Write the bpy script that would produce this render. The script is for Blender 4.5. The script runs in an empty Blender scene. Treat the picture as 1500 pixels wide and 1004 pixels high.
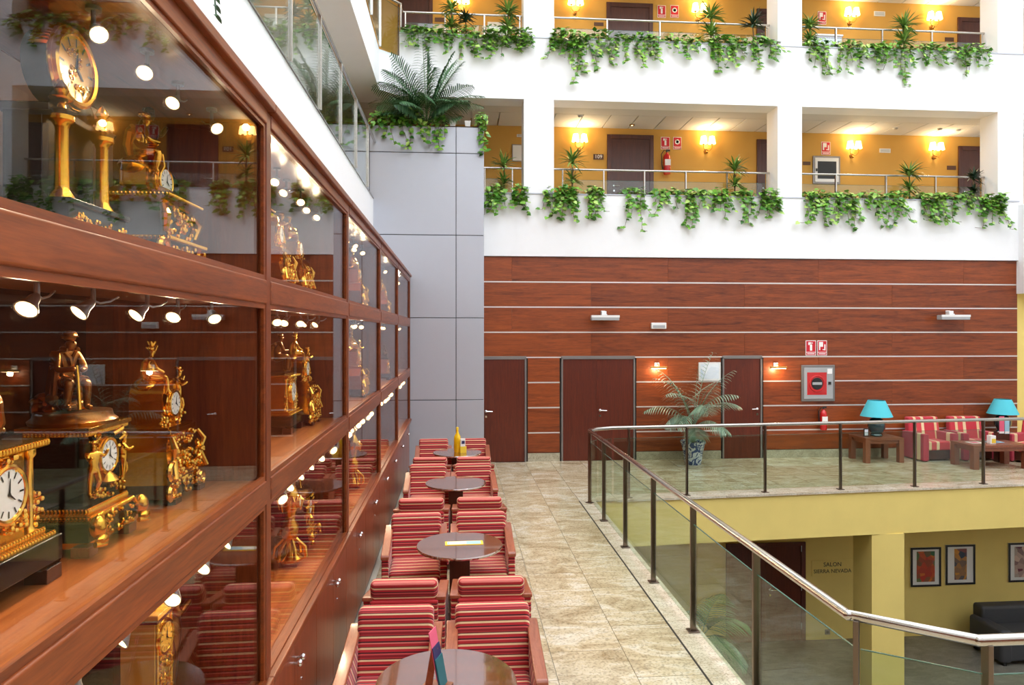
import bpy, bmesh, math, random
from mathutils import Vector, Matrix
from math import sin, cos, tan, atan, pi, radians

# ------------------------------------------------------------------ camera, sky, exposure
SC = bpy.context.scene
COL = SC.collection
TH = atan(0.08)                     # the camera looks 4.6 degrees right of the hall's long axis
EYE = 2.6
FPX = 1000.0                        # focal length in pixels of the 1500 x 1004 frame
HOR = 487.0                         # horizon row

cam_d = bpy.data.cameras.new('camera')
cam = bpy.data.objects.new('camera', cam_d)
COL.objects.link(cam)
cam.location = (0, 0, EYE)
cam.rotation_euler = (pi / 2, 0, -TH)
cam_d.sensor_width = 36.0
cam_d.lens = 36.0 * FPX / 1500.0
cam_d.shift_y = -(502.0 - HOR) / 1500.0
cam_d.clip_start = 0.05
SC.camera = cam

world = bpy.data.worlds.new('sky')
SC.world = world
world.use_nodes = True
wn = world.node_tree.nodes
wbg = wn['Background']
wbg.inputs['Color'].default_value = (0.92, 0.96, 1.0, 1)
wbg.inputs['Strength'].default_value = 4.3

SC.view_settings.view_transform = 'Standard'
SC.view_settings.look = 'None'
SC.view_settings.gamma = 1.0
SC.view_settings.use_curve_mapping = False
SC.view_settings.exposure = 0.0
SC.cycles.max_bounces = 10
SC.cycles.diffuse_bounces = 5
SC.cycles.glossy_bounces = 5
SC.cycles.transparent_max_bounces = 24
SC.cycles.caustics_reflective = False
SC.cycles.caustics_refractive = False
SC.cycles.sample_clamp_indirect = 6.0

R = random.Random(7)

# ------------------------------------------------------------------ pixel -> place
def ang(px): return TH + atan((px - 750.0) / FPX)
def depth(X, Y): return X * sin(TH) + Y * cos(TH)
def PX(px, Y): return Y * tan(ang(px))
def PZ(py, X, Y): return EYE + (HOR - py) / FPX * depth(X, Y)
def at(px, py, Y):
    X = PX(px, Y)
    return Vector((X, Y, PZ(py, X, Y)))
def atX(px, py, X):
    Y = X / tan(ang(px))
    return Vector((X, Y, PZ(py, X, Y)))

# ------------------------------------------------------------------ materials
def lin(c):
    out = []
    for v in c:
        v = v / 255.0
        out.append(v / 12.92 if v <= 0.04045 else ((v + 0.055) / 1.055) ** 2.4)
    return (out[0], out[1], out[2], 1.0)
MATS = {}
def newmat(name):
    m = bpy.data.materials.new(name)
    m.use_nodes = True
    MATS[name] = m
    nt = m.node_tree
    return m, nt, nt.nodes['Principled BSDF']
def N(nt, t, **kw):
    n = nt.nodes.new(t)
    for k, v in kw.items():
        if k.startswith('i_'):
            n.inputs[k[2:].replace('_', ' ')].default_value = v
        else:
            setattr(n, k, v)
    return n
def plain(name, rgb, rough=0.5, metal=0.0, var=0.06, scale=6.0, emit=None, estr=0.0, coat=0.0, bump=0.0):
    m, nt, p = newmat(name)
    p.inputs['Roughness'].default_value = rough
    p.inputs['Metallic'].default_value = metal
    p.inputs['Coat Weight'].default_value = coat
    c = lin(rgb)
    tc = N(nt, 'ShaderNodeTexCoord')
    no = N(nt, 'ShaderNodeTexNoise')
    no.inputs['Scale'].default_value = scale
    no.inputs['Detail'].default_value = 4.0
    nt.links.new(tc.outputs['Object'], no.inputs['Vector'])
    mx = N(nt, 'ShaderNodeMix', data_type='RGBA')
    mx.inputs[6].default_value = tuple(min(1, v * (1 - var)) for v in c[:3]) + (1,)
    mx.inputs[7].default_value = tuple(min(1, v * (1 + var)) for v in c[:3]) + (1,)
    nt.links.new(no.outputs['Fac'], mx.inputs[0])
    nt.links.new(mx.outputs[2], p.inputs['Base Color'])
    if bump:
        b = N(nt, 'ShaderNodeBump')
        b.inputs['Strength'].default_value = bump
        nt.links.new(no.outputs['Fac'], b.inputs['Height'])
        nt.links.new(b.outputs[0], p.inputs['Normal'])
    if emit:
        p.inputs['Emission Color'].default_value = lin(emit)
        p.inputs['Emission Strength'].default_value = estr
    return m
def wood(name, dark, light, axis='X', rough=0.3, freq=1.0, coat=0.3, spread=1.0):
    m, nt, p = newmat(name)
    p.inputs['Roughness'].default_value = rough
    p.inputs['Coat Weight'].default_value = coat
    p.inputs['Coat Roughness'].default_value = 0.12
    tc = N(nt, 'ShaderNodeTexCoord')
    oi = N(nt, 'ShaderNodeObjectInfo')
    mu = N(nt, 'ShaderNodeMath', operation='MULTIPLY')
    mu.inputs[1].default_value = 37.0
    nt.links.new(oi.outputs['Random'], mu.inputs[0])
    ad = N(nt, 'ShaderNodeVectorMath', operation='ADD')
    nt.links.new(tc.outputs['Object'], ad.inputs[0])
    nt.links.new(mu.outputs[0], ad.inputs[1])
    mp = N(nt, 'ShaderNodeMapping')
    s = {'X': (0.7, 9, 9), 'Y': (9, 0.7, 9), 'Z': (9, 9, 0.7)}[axis]
    mp.inputs['Scale'].default_value = tuple(v * freq for v in s)
    nt.links.new(ad.outputs[0], mp.inputs['Vector'])
    n1 = N(nt, 'ShaderNodeTexNoise')
    n1.inputs['Scale'].default_value = 1.6
    n1.inputs['Detail'].default_value = 8.0
    n1.inputs['Roughness'].default_value = 0.65
    n1.inputs['Distortion'].default_value = 1.2
    nt.links.new(mp.outputs[0], n1.inputs['Vector'])
    n2 = N(nt, 'ShaderNodeTexNoise')
    n2.inputs['Scale'].default_value = 14.0
    n2.inputs['Detail'].default_value = 3.0
    nt.links.new(mp.outputs[0], n2.inputs['Vector'])
    mm = N(nt, 'ShaderNodeMath', operation='MULTIPLY_ADD')
    nt.links.new(n2.outputs['Fac'], mm.inputs[0])
    mm.inputs[1].default_value = 0.35
    nt.links.new(n1.outputs['Fac'], mm.inputs[2])
    r2 = N(nt, 'ShaderNodeMath', operation='MULTIPLY_ADD')
    nt.links.new(oi.outputs['Random'], r2.inputs[0])
    r2.inputs[1].default_value = 0.18 * spread
    nt.links.new(mm.outputs[0], r2.inputs[2])
    cr = N(nt, 'ShaderNodeValToRGB')
    cr.color_ramp.elements[0].position = 0.42
    cr.color_ramp.elements[0].color = lin(dark)
    cr.color_ramp.elements[1].position = 1.0
    cr.color_ramp.elements[1].color = lin(light)
    nt.links.new(r2.outputs[0], cr.inputs[0])
    nt.links.new(cr.outputs[0], p.inputs['Base Color'])
    return m
def granite(name, a, b, c, rough=0.12, big=1.2, fine=60.0):
    m, nt, p = newmat(name)
    p.inputs['Roughness'].default_value = rough
    tc = N(nt, 'ShaderNodeTexCoord')
    oi = N(nt, 'ShaderNodeObjectInfo')
    mu = N(nt, 'ShaderNodeMath', operation='MULTIPLY')
    mu.inputs[1].default_value = 51.0
    nt.links.new(oi.outputs['Random'], mu.inputs[0])
    ad = N(nt, 'ShaderNodeVectorMath', operation='ADD')
    nt.links.new(tc.outputs['Object'], ad.inputs[0])
    nt.links.new(mu.outputs[0], ad.inputs[1])
    mp = N(nt, 'ShaderNodeMapping')
    mp.inputs['Scale'].default_value = (1.0, 2.2, 1.0)
    mp.inputs['Rotation'].default_value = (0, 0, 0.5)
    nt.links.new(ad.outputs[0], mp.inputs['Vector'])
    n1 = N(nt, 'ShaderNodeTexNoise')
    n1.inputs['Scale'].default_value = big * 2.0
    n1.inputs['Detail'].default_value = 6.0
    n1.inputs['Roughness'].default_value = 0.7
    n1.inputs['Distortion'].default_value = 1.0
    nt.links.new(mp.outputs[0], n1.inputs['Vector'])
    n2 = N(nt, 'ShaderNodeTexNoise')
    n2.inputs['Scale'].default_value = fine
    n2.inputs['Detail'].default_value = 2.0
    nt.links.new(ad.outputs[0], n2.inputs['Vector'])
    cr = N(nt, 'ShaderNodeValToRGB')
    e = cr.color_ramp.elements
    e[0].position = 0.3; e[0].color = lin(a)
    e[1].position = 0.72; e[1].color = lin(b)
    e2 = e.new(0.52); e2.color = lin(c)
    nt.links.new(n1.outputs['Fac'], cr.inputs[0])
    c2 = N(nt, 'ShaderNodeValToRGB')
    c2.color_ramp.elements[0].position = 0.36
    c2.color_ramp.elements[0].color = (0.35, 0.33, 0.3, 1)
    c2.color_ramp.elements[1].position = 0.5
    c2.color_ramp.elements[1].color = (1, 1, 1, 1)
    nt.links.new(n2.outputs['Fac'], c2.inputs[0])
    mx = N(nt, 'ShaderNodeMix', data_type='RGBA', blend_type='MULTIPLY')
    mx.inputs[0].default_value = 0.5
    nt.links.new(cr.outputs[0], mx.inputs[6])
    nt.links.new(c2.outputs[0], mx.inputs[7])
    nt.links.new(mx.outputs[2], p.inputs['Base Color'])
    return m
def glass(name, tint, k=1.0):
    m, nt, p = newmat(name)
    nt.nodes.remove(p)
    out = nt.nodes['Material Output']
    geo = N(nt, 'ShaderNodeNewGeometry')
    ma = N(nt, 'ShaderNodeMath', operation='MULTIPLY_ADD')
    nt.links.new(geo.outputs['Backfacing'], ma.inputs[0])
    ma.inputs[1].default_value = 1 / 1.5 - 1.5
    ma.inputs[2].default_value = 1.5
    fr = N(nt, 'ShaderNodeFresnel')
    nt.links.new(ma.outputs[0], fr.inputs['IOR'])
    mu = N(nt, 'ShaderNodeMath', operation='MULTIPLY')
    mu.use_clamp = True
    mu.inputs[1].default_value = k
    nt.links.new(fr.outputs[0], mu.inputs[0])
    tr = N(nt, 'ShaderNodeBsdfTransparent')
    tr.inputs[0].default_value = tint + (1,)
    gl = N(nt, 'ShaderNodeBsdfGlossy')
    gl.inputs['Roughness'].default_value = 0.0
    gl.inputs['Color'].default_value = (1, 1, 1, 1)
    mx = N(nt, 'ShaderNodeMixShader')
    nt.links.new(mu.outputs[0], mx.inputs[0])
    nt.links.new(tr.outputs[0], mx.inputs[1])
    nt.links.new(gl.outputs[0], mx.inputs[2])
    nt.links.new(mx.outputs[0], out.inputs['Surface'])
    return m
def stripes(name, cols, period, expr='zy', rough=0.85):
    """cols: list of (start, rgb) inside one period; expr says which object axis the stripes run over"""
    m, nt, p = newmat(name)
    p.inputs['Roughness'].default_value = rough
    p.inputs['Sheen Weight'].default_value = 0.2
    tc = N(nt, 'ShaderNodeTexCoord')
    sx = N(nt, 'ShaderNodeSeparateXYZ')
    nt.links.new(tc.outputs['Object'], sx.inputs[0])
    if expr == 'zy':
        s = N(nt, 'ShaderNodeMath', operation='SUBTRACT')
        nt.links.new(sx.outputs['Z'], s.inputs[0])
        nt.links.new(sx.outputs['Y'], s.inputs[1])
        s.operation = 'ADD'
        o = s.outputs[0]
    else:
        o = sx.outputs[expr]
    a = N(nt, 'ShaderNodeMath', operation='ADD')
    nt.links.new(o, a.inputs[0])
    a.inputs[1].default_value = 50 * period
    d = N(nt, 'ShaderNodeMath', operation='DIVIDE')
    nt.links.new(a.outputs[0], d.inputs[0])
    d.inputs[1].default_value = period
    f = N(nt, 'ShaderNodeMath', operation='FRACT')
    nt.links.new(d.outputs[0], f.inputs[0])
    cr = N(nt, 'ShaderNodeValToRGB')
    cr.color_ramp.interpolation = 'CONSTANT'
    e = cr.color_ramp.elements
    e[0].position = 0; e[0].color = lin(cols[0][1])
    e[1].position = cols[1][0]; e[1].color = lin(cols[1][1])
    for st, c in cols[2:]:
        k = e.new(st); k.color = lin(c)
    nt.links.new(f.outputs[0], cr.inputs[0])
    nt.links.new(cr.outputs[0], p.inputs['Base Color'])
    return m
def leafmat(name, ramp, rough=0.35, trans=0.0):
    m, nt, p = newmat(name)
    p.inputs['Roughness'].default_value = rough
    geo = N(nt, 'ShaderNodeNewGeometry')
    cr = N(nt, 'ShaderNodeValToRGB')
    e = cr.color_ramp.elements
    e[0].position = 0; e[0].color = lin(ramp[0])
    e[1].position = 1; e[1].color = lin(ramp[-1])
    for i, c in enumerate(ramp[1:-1]):
        k = e.new((i + 1) / (len(ramp) - 1)); k.color = lin(c)
    nt.links.new(geo.outputs['Random Per Island'], cr.inputs[0])
    nt.links.new(cr.outputs[0], p.inputs['Base Color'])
    return m

plain('white', (243, 244, 246), 0.75, var=0.02)
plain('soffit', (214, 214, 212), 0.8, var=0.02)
plain('joint_dark', (60, 55, 50), 0.9)
plain('grout', (206, 198, 180), 0.8)
plain('ochre', (206, 158, 74), 0.8, var=0.05, scale=2.0)
plain('pale_yellow', (244, 218, 128), 0.8, var=0.06, scale=2.5)
plain('clad', (186, 190, 200), 0.38, 0.25, var=0.02)
plain('clad_dark', (50, 52, 58), 0.6)
plain('steel', (190, 186, 180), 0.22, 1.0, var=0.04)
plain('steel_dark', (120, 108, 98), 0.28, 1.0, var=0.05)
plain('chrome', (225, 225, 228), 0.08, 1.0)
plain('strip_metal', (222, 214, 208), 0.4, 0.45, var=0.02)
plain('frame_grey', (140, 136, 134), 0.4, 0.6)
wood('wall_wood', (68, 21, 5), (160, 76, 28), 'X', 0.42, 1.0, 0.05)
wood('door_wood', (72, 20, 8), (108, 40, 18), 'Z', 0.4, 1.5, 0.15, 0.3)
wood('corridor_door', (62, 30, 22), (92, 50, 36), 'Z', 0.45, 1.5, 0.1, 0.3)
wood('cab_y', (76, 26, 7), (158, 78, 30), 'Y', 0.38, 1.2, 0.1, 0.2)
wood('cab_z', (72, 24, 7), (142, 66, 25), 'Z', 0.38, 1.2, 0.1, 0.2)
wood('cab_door', (100, 37, 18), (160, 78, 44), 'Z', 0.3, 1.2, 0.2, 0.3)
wood('shelf_wood', (126, 58, 22), (192, 114, 56), 'Y', 0.3, 1.0, 0.2, 0.1)
wood('arm_wood', (128, 62, 40), (178, 104, 74), 'Y', 0.3, 1.5, 0.3, 0.2)
wood('table_wood', (88, 46, 26), (134, 78, 46), 'X', 0.04, 1.0, 1.0, 0.1)
wood('dark_wood', (52, 24, 16), (82, 42, 28), 'Z', 0.3, 1.0, 0.3, 0.2)
wood('lobby_wood', (78, 38, 20), (104, 56, 30), 'Z', 0.5, 0.5, 0.1, 0.1)
wood('block_wood', (110, 56, 36), (146, 84, 56), 'Y', 0.4, 2.0)
MATS['table_wood'].node_tree.nodes['Principled BSDF'].inputs['IOR'].default_value = 3.6
granite('floor_granite', (158, 136, 100), (232, 226, 212), (206, 190, 158), 0.08, 1.0, 45.0)
granite('kerb_marble', (190, 172, 144), (236, 228, 212), (222, 210, 188), 0.15)
granite('skirt_granite', (150, 140, 118), (204, 196, 176), (180, 172, 150), 0.3)
granite('lower_floor', (92, 88, 80), (140, 136, 126), (116, 112, 102), 0.3)
glass('cab_glass', (0.98, 0.98, 0.98), 0.52)
glass('rail_glass', (0.84, 0.91, 0.85), 0.7)
glass('balcony_glass', (0.86, 0.92, 0.91))
plain('glass_edge', (70, 110, 96), 0.2)
plain('gold', (226, 168, 62), 0.2, 1.0, var=0.15, scale=60, bump=0.15)
plain('gold_bright', (244, 190, 84), 0.16, 1.0, var=0.1, scale=80, bump=0.1)
plain('bronze', (128, 82, 40), 0.3, 1.0, var=0.2, scale=40)
plain('dark_bronze', (58, 44, 32), 0.3, 0.9, var=0.2, scale=40)
plain('black_marble', (10, 11, 15), 0.2, 0.0, var=0.3, scale=20)
plain('grey_marble', (112, 122, 128), 0.2, 0.0, var=0.15, scale=20)
plain('dial_white', (244, 240, 228), 0.4, var=0.01)
plain('ink', (24, 22, 22), 0.5)
plain('ochre_marble', (206, 154, 62), 0.3, var=0.15, scale=25)
plain('lamp_grey', (150, 152, 155), 0.3, 0.7)
plain('bulb', (255, 240, 215), 0.4, emit=(255, 208, 140), estr=9.0)
plain('sconce_shade', (255, 236, 190), 0.7, emit=(255, 206, 122), estr=9.0)
plain('picture_lamp', (255, 240, 220), 0.5, emit=(255, 214, 160), estr=12.0)
plain('brass', (176, 134, 70), 0.3, 1.0)
plain('sign_red', (204, 24, 40), 0.5, var=0.02)
plain('sign_white', (246, 244, 242), 0.5, var=0.01)
plain('red_paint', (196, 28, 34), 0.25, var=0.04, coat=0.4)
plain('black_plastic', (26, 26, 28), 0.4)
plain('white_plastic', (236, 236, 234), 0.4, var=0.02)
plain('grey_plastic', (170, 172, 174), 0.45)
plain('teal_shade', (84, 198, 214), 0.8, var=0.04)
plain('teal_ceramic', (34, 66, 72), 0.15, var=0.2, coat=0.6)
plain('soil', (66, 50, 38), 0.95)
plain('sofa_dark', (58, 58, 60), 0.6)
plain('paper', (240, 240, 236), 0.6, var=0.02)
plain('pink_paper', (226, 96, 128), 0.5)
plain('teal_paper', (24, 96, 106), 0.5)
plain('navy_paper', (44, 40, 90), 0.5)
plain('yellow_paper', (240, 206, 60), 0.5)
plain('blue_paper', (150, 196, 216), 0.5)
plain('juice_yellow', (246, 200, 24), 0.2, coat=0.5)
plain('plaque', (92, 60, 36), 0.4, 0.3)
plain('terracotta', (150, 92, 64), 0.7)
plain('stem_brown', (104, 84, 56), 0.8)
plain('trolley_grey', (206, 204, 214), 0.6)
stripes('stripe_bar', [(0, (140, 22, 34)), (0.10, (206, 84, 84)), (0.17, (70, 18, 26)), (0.23, (190, 40, 50)),
                       (0.34, (236, 206, 160)), (0.43, (110, 50, 40)), (0.47, (178, 32, 42)), (0.58, (218, 120, 110)),
                       (0.64, (66, 18, 26)), (0.70, (186, 38, 46)), (0.83, (236, 208, 164)), (0.91, (96, 30, 30)), (0.95, (176, 48, 50))], 0.165)
stripes('stripe_lounge', [(0, (196, 48, 62)), (0.5, (226, 200, 150)), (0.62, (210, 66, 74)), (0.86, (232, 208, 164))], 0.46, 'X')
stripes('stripe_lounge_side', [(0, (176, 44, 66)), (0.613, (222, 200, 156)), (0.774, (176, 44, 66))], 0.62, 'Y')
leafmat('pothos_leaf', [(44, 98, 30), (86, 146, 44), (132, 184, 66), (58, 116, 38), (176, 208, 100), (78, 138, 50)])
leafmat('dracaena_leaf', [(62, 104, 44), (110, 150, 66), (150, 180, 90)])
leafmat('dracaena_dark', [(30, 54, 40), (52, 78, 56)])
leafmat('palm_leaf', [(48, 88, 56), (84, 126, 84), (110, 150, 104)])
leafmat('palm_pale', [(96, 128, 104), (150, 172, 146), (120, 150, 118)])
leafmat('palm_teal', [(70, 120, 100), (110, 160, 140), (90, 140, 120)])
leafmat('fern_leaf', [(30, 70, 34), (54, 100, 50)])
def delft():
    m, nt, p = newmat('delft')
    p.inputs['Roughness'].default_value = 0.15
    tc = N(nt, 'ShaderNodeTexCoord')
    w = N(nt, 'ShaderNodeTexNoise')
    w.inputs['Scale'].default_value = 9.0
    w.inputs['Distortion'].default_value = 2.5
    nt.links.new(tc.outputs['Object'], w.inputs['Vector'])
    cr = N(nt, 'ShaderNodeValToRGB')
    cr.color_ramp.interpolation = 'CONSTANT'
    cr.color_ramp.elements[0].color = lin((60, 84, 134))
    cr.color_ramp.elements[1].position = 0.5
    cr.color_ramp.elements[1].color = lin((206, 214, 226))
    nt.links.new(w.outputs['Fac'], cr.inputs[0])
    nt.links.new(cr.outputs[0], p.inputs['Base Color'])
delft()
def poster_mat(name, cols, scale):
    m, nt, p = newmat(name)
    p.inputs['Roughness'].default_value = 0.4
    tc = N(nt, 'ShaderNodeTexCoord')
    w = N(nt, 'ShaderNodeTexVoronoi')
    w.inputs['Scale'].default_value = scale
    nt.links.new(tc.outputs['Object'], w.inputs['Vector'])
    cr = N(nt, 'ShaderNodeValToRGB')
    e = cr.color_ramp.elements
    e[0].color = lin(cols[0]); e[1].color = lin(cols[-1])
    for i, c in enumerate(cols[1:-1]):
        k = e.new((i + 1) / (len(cols) - 1)); k.color = lin(c)
    nt.links.new(w.outputs['Color'], cr.inputs[0])
    nt.links.new(cr.outputs[0], p.inputs['Base Color'])
poster_mat('poster_a', [(40, 60, 110), (210, 120, 40), (190, 60, 40), (60, 110, 70), (220, 170, 60)], 9)
poster_mat('poster_b', [(50, 90, 60), (220, 150, 50), (40, 70, 90), (180, 80, 40)], 10)
poster_mat('poster_c', [(190, 50, 60), (90, 40, 60), (220, 190, 170), (60, 100, 110)], 9)
poster_mat('picture_pale', [(200, 216, 232), (240, 244, 248), (170, 196, 220)], 6)

# ------------------------------------------------------------------ mesh helpers
class MB:
    def __init__(self): self.v = []; self.f = []
    def add(self, vs, fs):
        o = len(self.v)
        self.v += [tuple(p) for p in vs]
        self.f += [tuple(i + o for i in f) for f in fs]
        return self
    def box(self, x0, x1, y0, y1, z0, z1):
        vs = [(x0, y0, z0), (x1, y0, z0), (x1, y1, z0), (x0, y1, z0), (x0, y0, z1), (x1, y0, z1), (x1, y1, z1), (x0, y1, z1)]
        return self.add(vs, [(0, 3, 2, 1), (4, 5, 6, 7), (0, 1, 5, 4), (1, 2, 6, 5), (2, 3, 7, 6), (3, 0, 4, 7)])
    def cbox(self, c, s):
        return self.box(c[0] - s[0] / 2, c[0] + s[0] / 2, c[1] - s[1] / 2, c[1] + s[1] / 2, c[2] - s[2] / 2, c[2] + s[2] / 2)
    def prism(self, poly, z0, z1):
        n = len(poly)
        vs = [(p[0], p[1], z0) for p in poly] + [(p[0], p[1], z1) for p in poly]
        fs = [tuple(range(n - 1, -1, -1)), tuple(range(n, 2 * n))] + [(i, (i + 1) % n, n + (i + 1) % n, n + i) for i in range(n)]
        return self.add(vs, fs)
    def frustum(self, c, s0, s1, h):
        """box with a different top and bottom size; c is the bottom centre"""
        vs = []
        for s, z in ((s0, 0), (s1, h)):
            for a, b in ((-1, -1), (1, -1), (1, 1), (-1, 1)):
                vs.append((c[0] + a * s[0] / 2, c[1] + b * s[1] / 2, c[2] + z))
        return self.add(vs, [(0, 3, 2, 1), (4, 5, 6, 7), (0, 1, 5, 4), (1, 2, 6, 5), (2, 3, 7, 6), (3, 0, 4, 7)])
    def tube(self, pts, rs, n=8, cap=True):
        pts = [Vector(p) for p in pts]
        if not hasattr(rs, '__len__'): rs = [rs] * len(pts)
        up = None; vs = []; m = len(pts)
        for i, p in enumerate(pts):
            t = (pts[min(i + 1, m - 1)] - pts[max(i - 1, 0)]).normalized()
            if up is None:
                a = Vector((0, 0, 1)) if abs(t.z) < 0.9 else Vector((1, 0, 0))
                up = (a - t * a.dot(t)).normalized()
            else:
                up = (up - t * up.dot(t)).normalized()
            b = t.cross(up)
            for k in range(n):
                w = 2 * pi * k / n
                vs.append(p + (up * cos(w) + b * sin(w)) * rs[i])
        fs = []
        for i in range(m - 1):
            for k in range(n):
                fs.append((i * n + k, i * n + (k + 1) % n, (i + 1) * n + (k + 1) % n, (i + 1) * n + k))
        if cap:
            fs.append(tuple(range(n - 1, -1, -1)))
            fs.append(tuple((m - 1) * n + k for k in range(n)))
        return self.add(vs, fs)
    def cyl(self, p0, p1, r, n=16): return self.tube([p0, p1], r, n)
    def lathe(self, prof, c=(0, 0, 0), n=20, axis='Z'):
        vs = []; m = len(prof)
        for r, h in prof:
            for k in range(n):
                w = 2 * pi * k / n
                a, b = r * cos(w), r * sin(w)
                v = {'Z': (a, b, h), 'X': (h, a, b), 'Y': (b, h, a)}[axis]
                vs.append((c[0] + v[0], c[1] + v[1], c[2] + v[2]))
        fs = []
        for i in range(m - 1):
            for k in range(n):
                fs.append((i * n + k, i * n + (k + 1) % n, (i + 1) * n + (k + 1) % n, (i + 1) * n + k))
        fs.append(tuple(range(n - 1, -1, -1)))
        fs.append(tuple((m - 1) * n + k for k in range(n)))
        return self.add(vs, fs)
    def ell(self, c, r, n=10, m=6):
        if not hasattr(r, '__len__'): r = (r, r, r)
        vs = [(c[0], c[1], c[2] - r[2])]
        for i in range(1, m):
            ph = -pi / 2 + pi * i / m
            for k in range(n):
                w = 2 * pi * k / n
                vs.append((c[0] + r[0] * cos(ph) * cos(w), c[1] + r[1] * cos(ph) * sin(w), c[2] + r[2] * sin(ph)))
        vs.append((c[0], c[1], c[2] + r[2]))
        fs = [(0, 1 + (k + 1) % n, 1 + k) for k in range(n)]
        for i in range(m - 2):
            for k in range(n):
                a = 1 + i * n
                fs.append((a + k, a + (k + 1) % n, a + n + (k + 1) % n, a + n + k))
        a = 1 + (m - 2) * n; t = len(vs) - 1
        fs += [(a + k, a + (k + 1) % n, t) for k in range(n)]
        return self.add(vs, fs)
    def torus(self, c, Rr, r, axis='X', n=28, m=8, sy=1.0):
        vs = []
        for i in range(n):
            w = 2 * pi * i / n
            for j in range(m):
                q = 2 * pi * j / m
                a = (Rr + r * cos(q)) * cos(w); b = (Rr + r * cos(q)) * sin(w) * sy; h = r * sin(q)
                v = {'X': (h, a, b), 'Y': (b, h, a), 'Z': (a, b, h)}[axis]
                vs.append((c[0] + v[0], c[1] + v[1], c[2] + v[2]))
        fs = [(i * m + j, ((i + 1) % n) * m + j, ((i + 1) % n) * m + (j + 1) % m, i * m + (j + 1) % m) for i in range(n) for j in range(m)]
        return self.add(vs, fs)
    def mesh(self, name, mat, smooth=True):
        me = bpy.data.meshes.new(name)
        me.from_pydata(self.v, [], self.f)
        if mat: me.materials.append(MATS[mat])
        if smooth:
            me.shade_smooth()
            me.set_sharp_from_angle(angle=radians(38))
        me.update()
        return me
    def build(self, name, mat, parent=None, bevel=0.0, smooth=True, seg=2, fix=False):
        me = self.mesh(name, mat, smooth)
        if fix:
            bm = bmesh.new(); bm.from_mesh(me)
            bmesh.ops.recalc_face_normals(bm, faces=bm.faces)
            bm.to_mesh(me); bm.free()
        o = bpy.data.objects.new(name, me)
        COL.objects.link(o)
        if parent: o.parent = parent
        if bevel:
            b = o.modifiers.new('bevel', 'BEVEL')
            b.width = bevel; b.segments = seg; b.limit_method = 'ANGLE'
            b.harden_normals = True
        return o
def thing(name, label, cat, loc=(0, 0, 0), rz=0.0, group=None):
    o = bpy.data.objects.new(name, None)
    o.empty_display_size = 0.1
    COL.objects.link(o)
    o.location = loc; o.rotation_euler = (0, 0, rz)
    return tag(o, label, cat, group)
def tag(o, label, cat, group=None):
    o['label'] = label; o['category'] = cat
    if group: o['group'] = group
    return o
def struct(o): o['kind'] = 'structure'; return o
def inst(src, name, parent, loc=(0, 0, 0), rz=0.0, scale=None):
    o = bpy.data.objects.new(name, src.data if hasattr(src, 'data') else src)
    COL.objects.link(o); o.parent = parent; o.location = loc; o.rotation_euler = (0, 0, rz)
    if scale: o.scale = scale
    return o
def copy_tree(o, parent=None):
    c = o.copy(); COL.objects.link(c); c.parent = parent
    for ch in list(o.children): copy_tree(ch, c)
    return c
def text_mesh(name, s, size, mat, parent, loc, rot, depth_=0.003, align='CENTER'):
    cu = bpy.data.curves.new(name, 'FONT')
    cu.body = s; cu.size = size; cu.align_x = align; cu.align_y = 'CENTER'; cu.extrude = depth_; cu.resolution_u = 3
    tmp = bpy.data.objects.new(name + '_tmp', cu)
    COL.objects.link(tmp)
    me = bpy.data.meshes.new_from_object(tmp.evaluated_get(bpy.context.evaluated_depsgraph_get()))
    bpy.data.objects.remove(tmp)
    me.materials.clear(); me.materials.append(MATS[mat])
    o = bpy.data.objects.new(name, me)
    COL.objects.link(o); o.parent = parent; o.location = loc; o.rotation_euler = rot
    return o

# ================================================================== THE SETTING
YF, YW, YB = 13.60, 13.65, 15.40          # white facade, panelled wall, corridor back wall
XC, XB = -0.885, -1.55                    # cabinet front and back
XL = -1.56                                # left gallery edge
ZL = -3.4                                 # lower floor
FL1, FL2 = 4.95, 8.08                     # gallery floors
CE1, CE2 = 7.27, 10.40                    # gallery ceilings
XR = 11.9                                 # right end of the panelled wall
PIL = [(1.326, 1.933), (6.59, 7.105), (11.42, 12.0)]
def edgeY(x): return 10.42 + (x - 2.35) * 0.074      # far edge of the void (runs slightly askew)

# --- floor: slab with granite tiles
fl = struct(MB().prism([(-12, -4), (14.5, -4), (14.5, 3.0), (2.56, 3.0), (2.10, 3.34), (2.10, 10.5), (2.35, edgeY(2.35) + .1), (14.5, edgeY(14.5) + .1), (14.5, YB + .3), (-12, YB + .3)], -0.40, -0.012).build('floor', 'grout', smooth=False))
struct(MB().box(1.862, 1.878, 0, 10.4, -.012, .002).build('trim_4', 'joint_dark', smooth=False))
tile_me = {}
def tile(parent, x0, x1, y0, y1, mat, z=0.0, name='tile', g=0.003):
    key = (round(x1 - x0, 3), round(y1 - y0, 3), mat)
    if key not in tile_me:
        w, h = (x1 - x0) / 2 - g, (y1 - y0) / 2 - g
        tile_me[key] = MB().box(-w, w, -h, h, -0.014, 0).mesh('tile', mat, False)
    return inst(tile_me[key], name, parent, ((x0 + x1) / 2, (y0 + y1) / 2, z))
cols = [-0.86, -0.45, 0.15, 0.75, 1.35, 1.865]
for ci in range(len(cols) - 1):
    y = 0.05 if ci % 2 else 0.5
    y += 0.05
    while y < YW:
        y1 = min(y + 0.9, YW)
        if y1 - y > 0.05: tile(fl, cols[ci], cols[ci + 1], y, y1, 'floor_granite')
        y += 0.9
y = 0.0
while y < 10.35:
    tile(fl, 1.875, 2.12, y, min(y + 1.2, 10.38), 'kerb_marble', 0.004, 'kerb_stone')
    y += 1.2
x = 1.865
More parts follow.
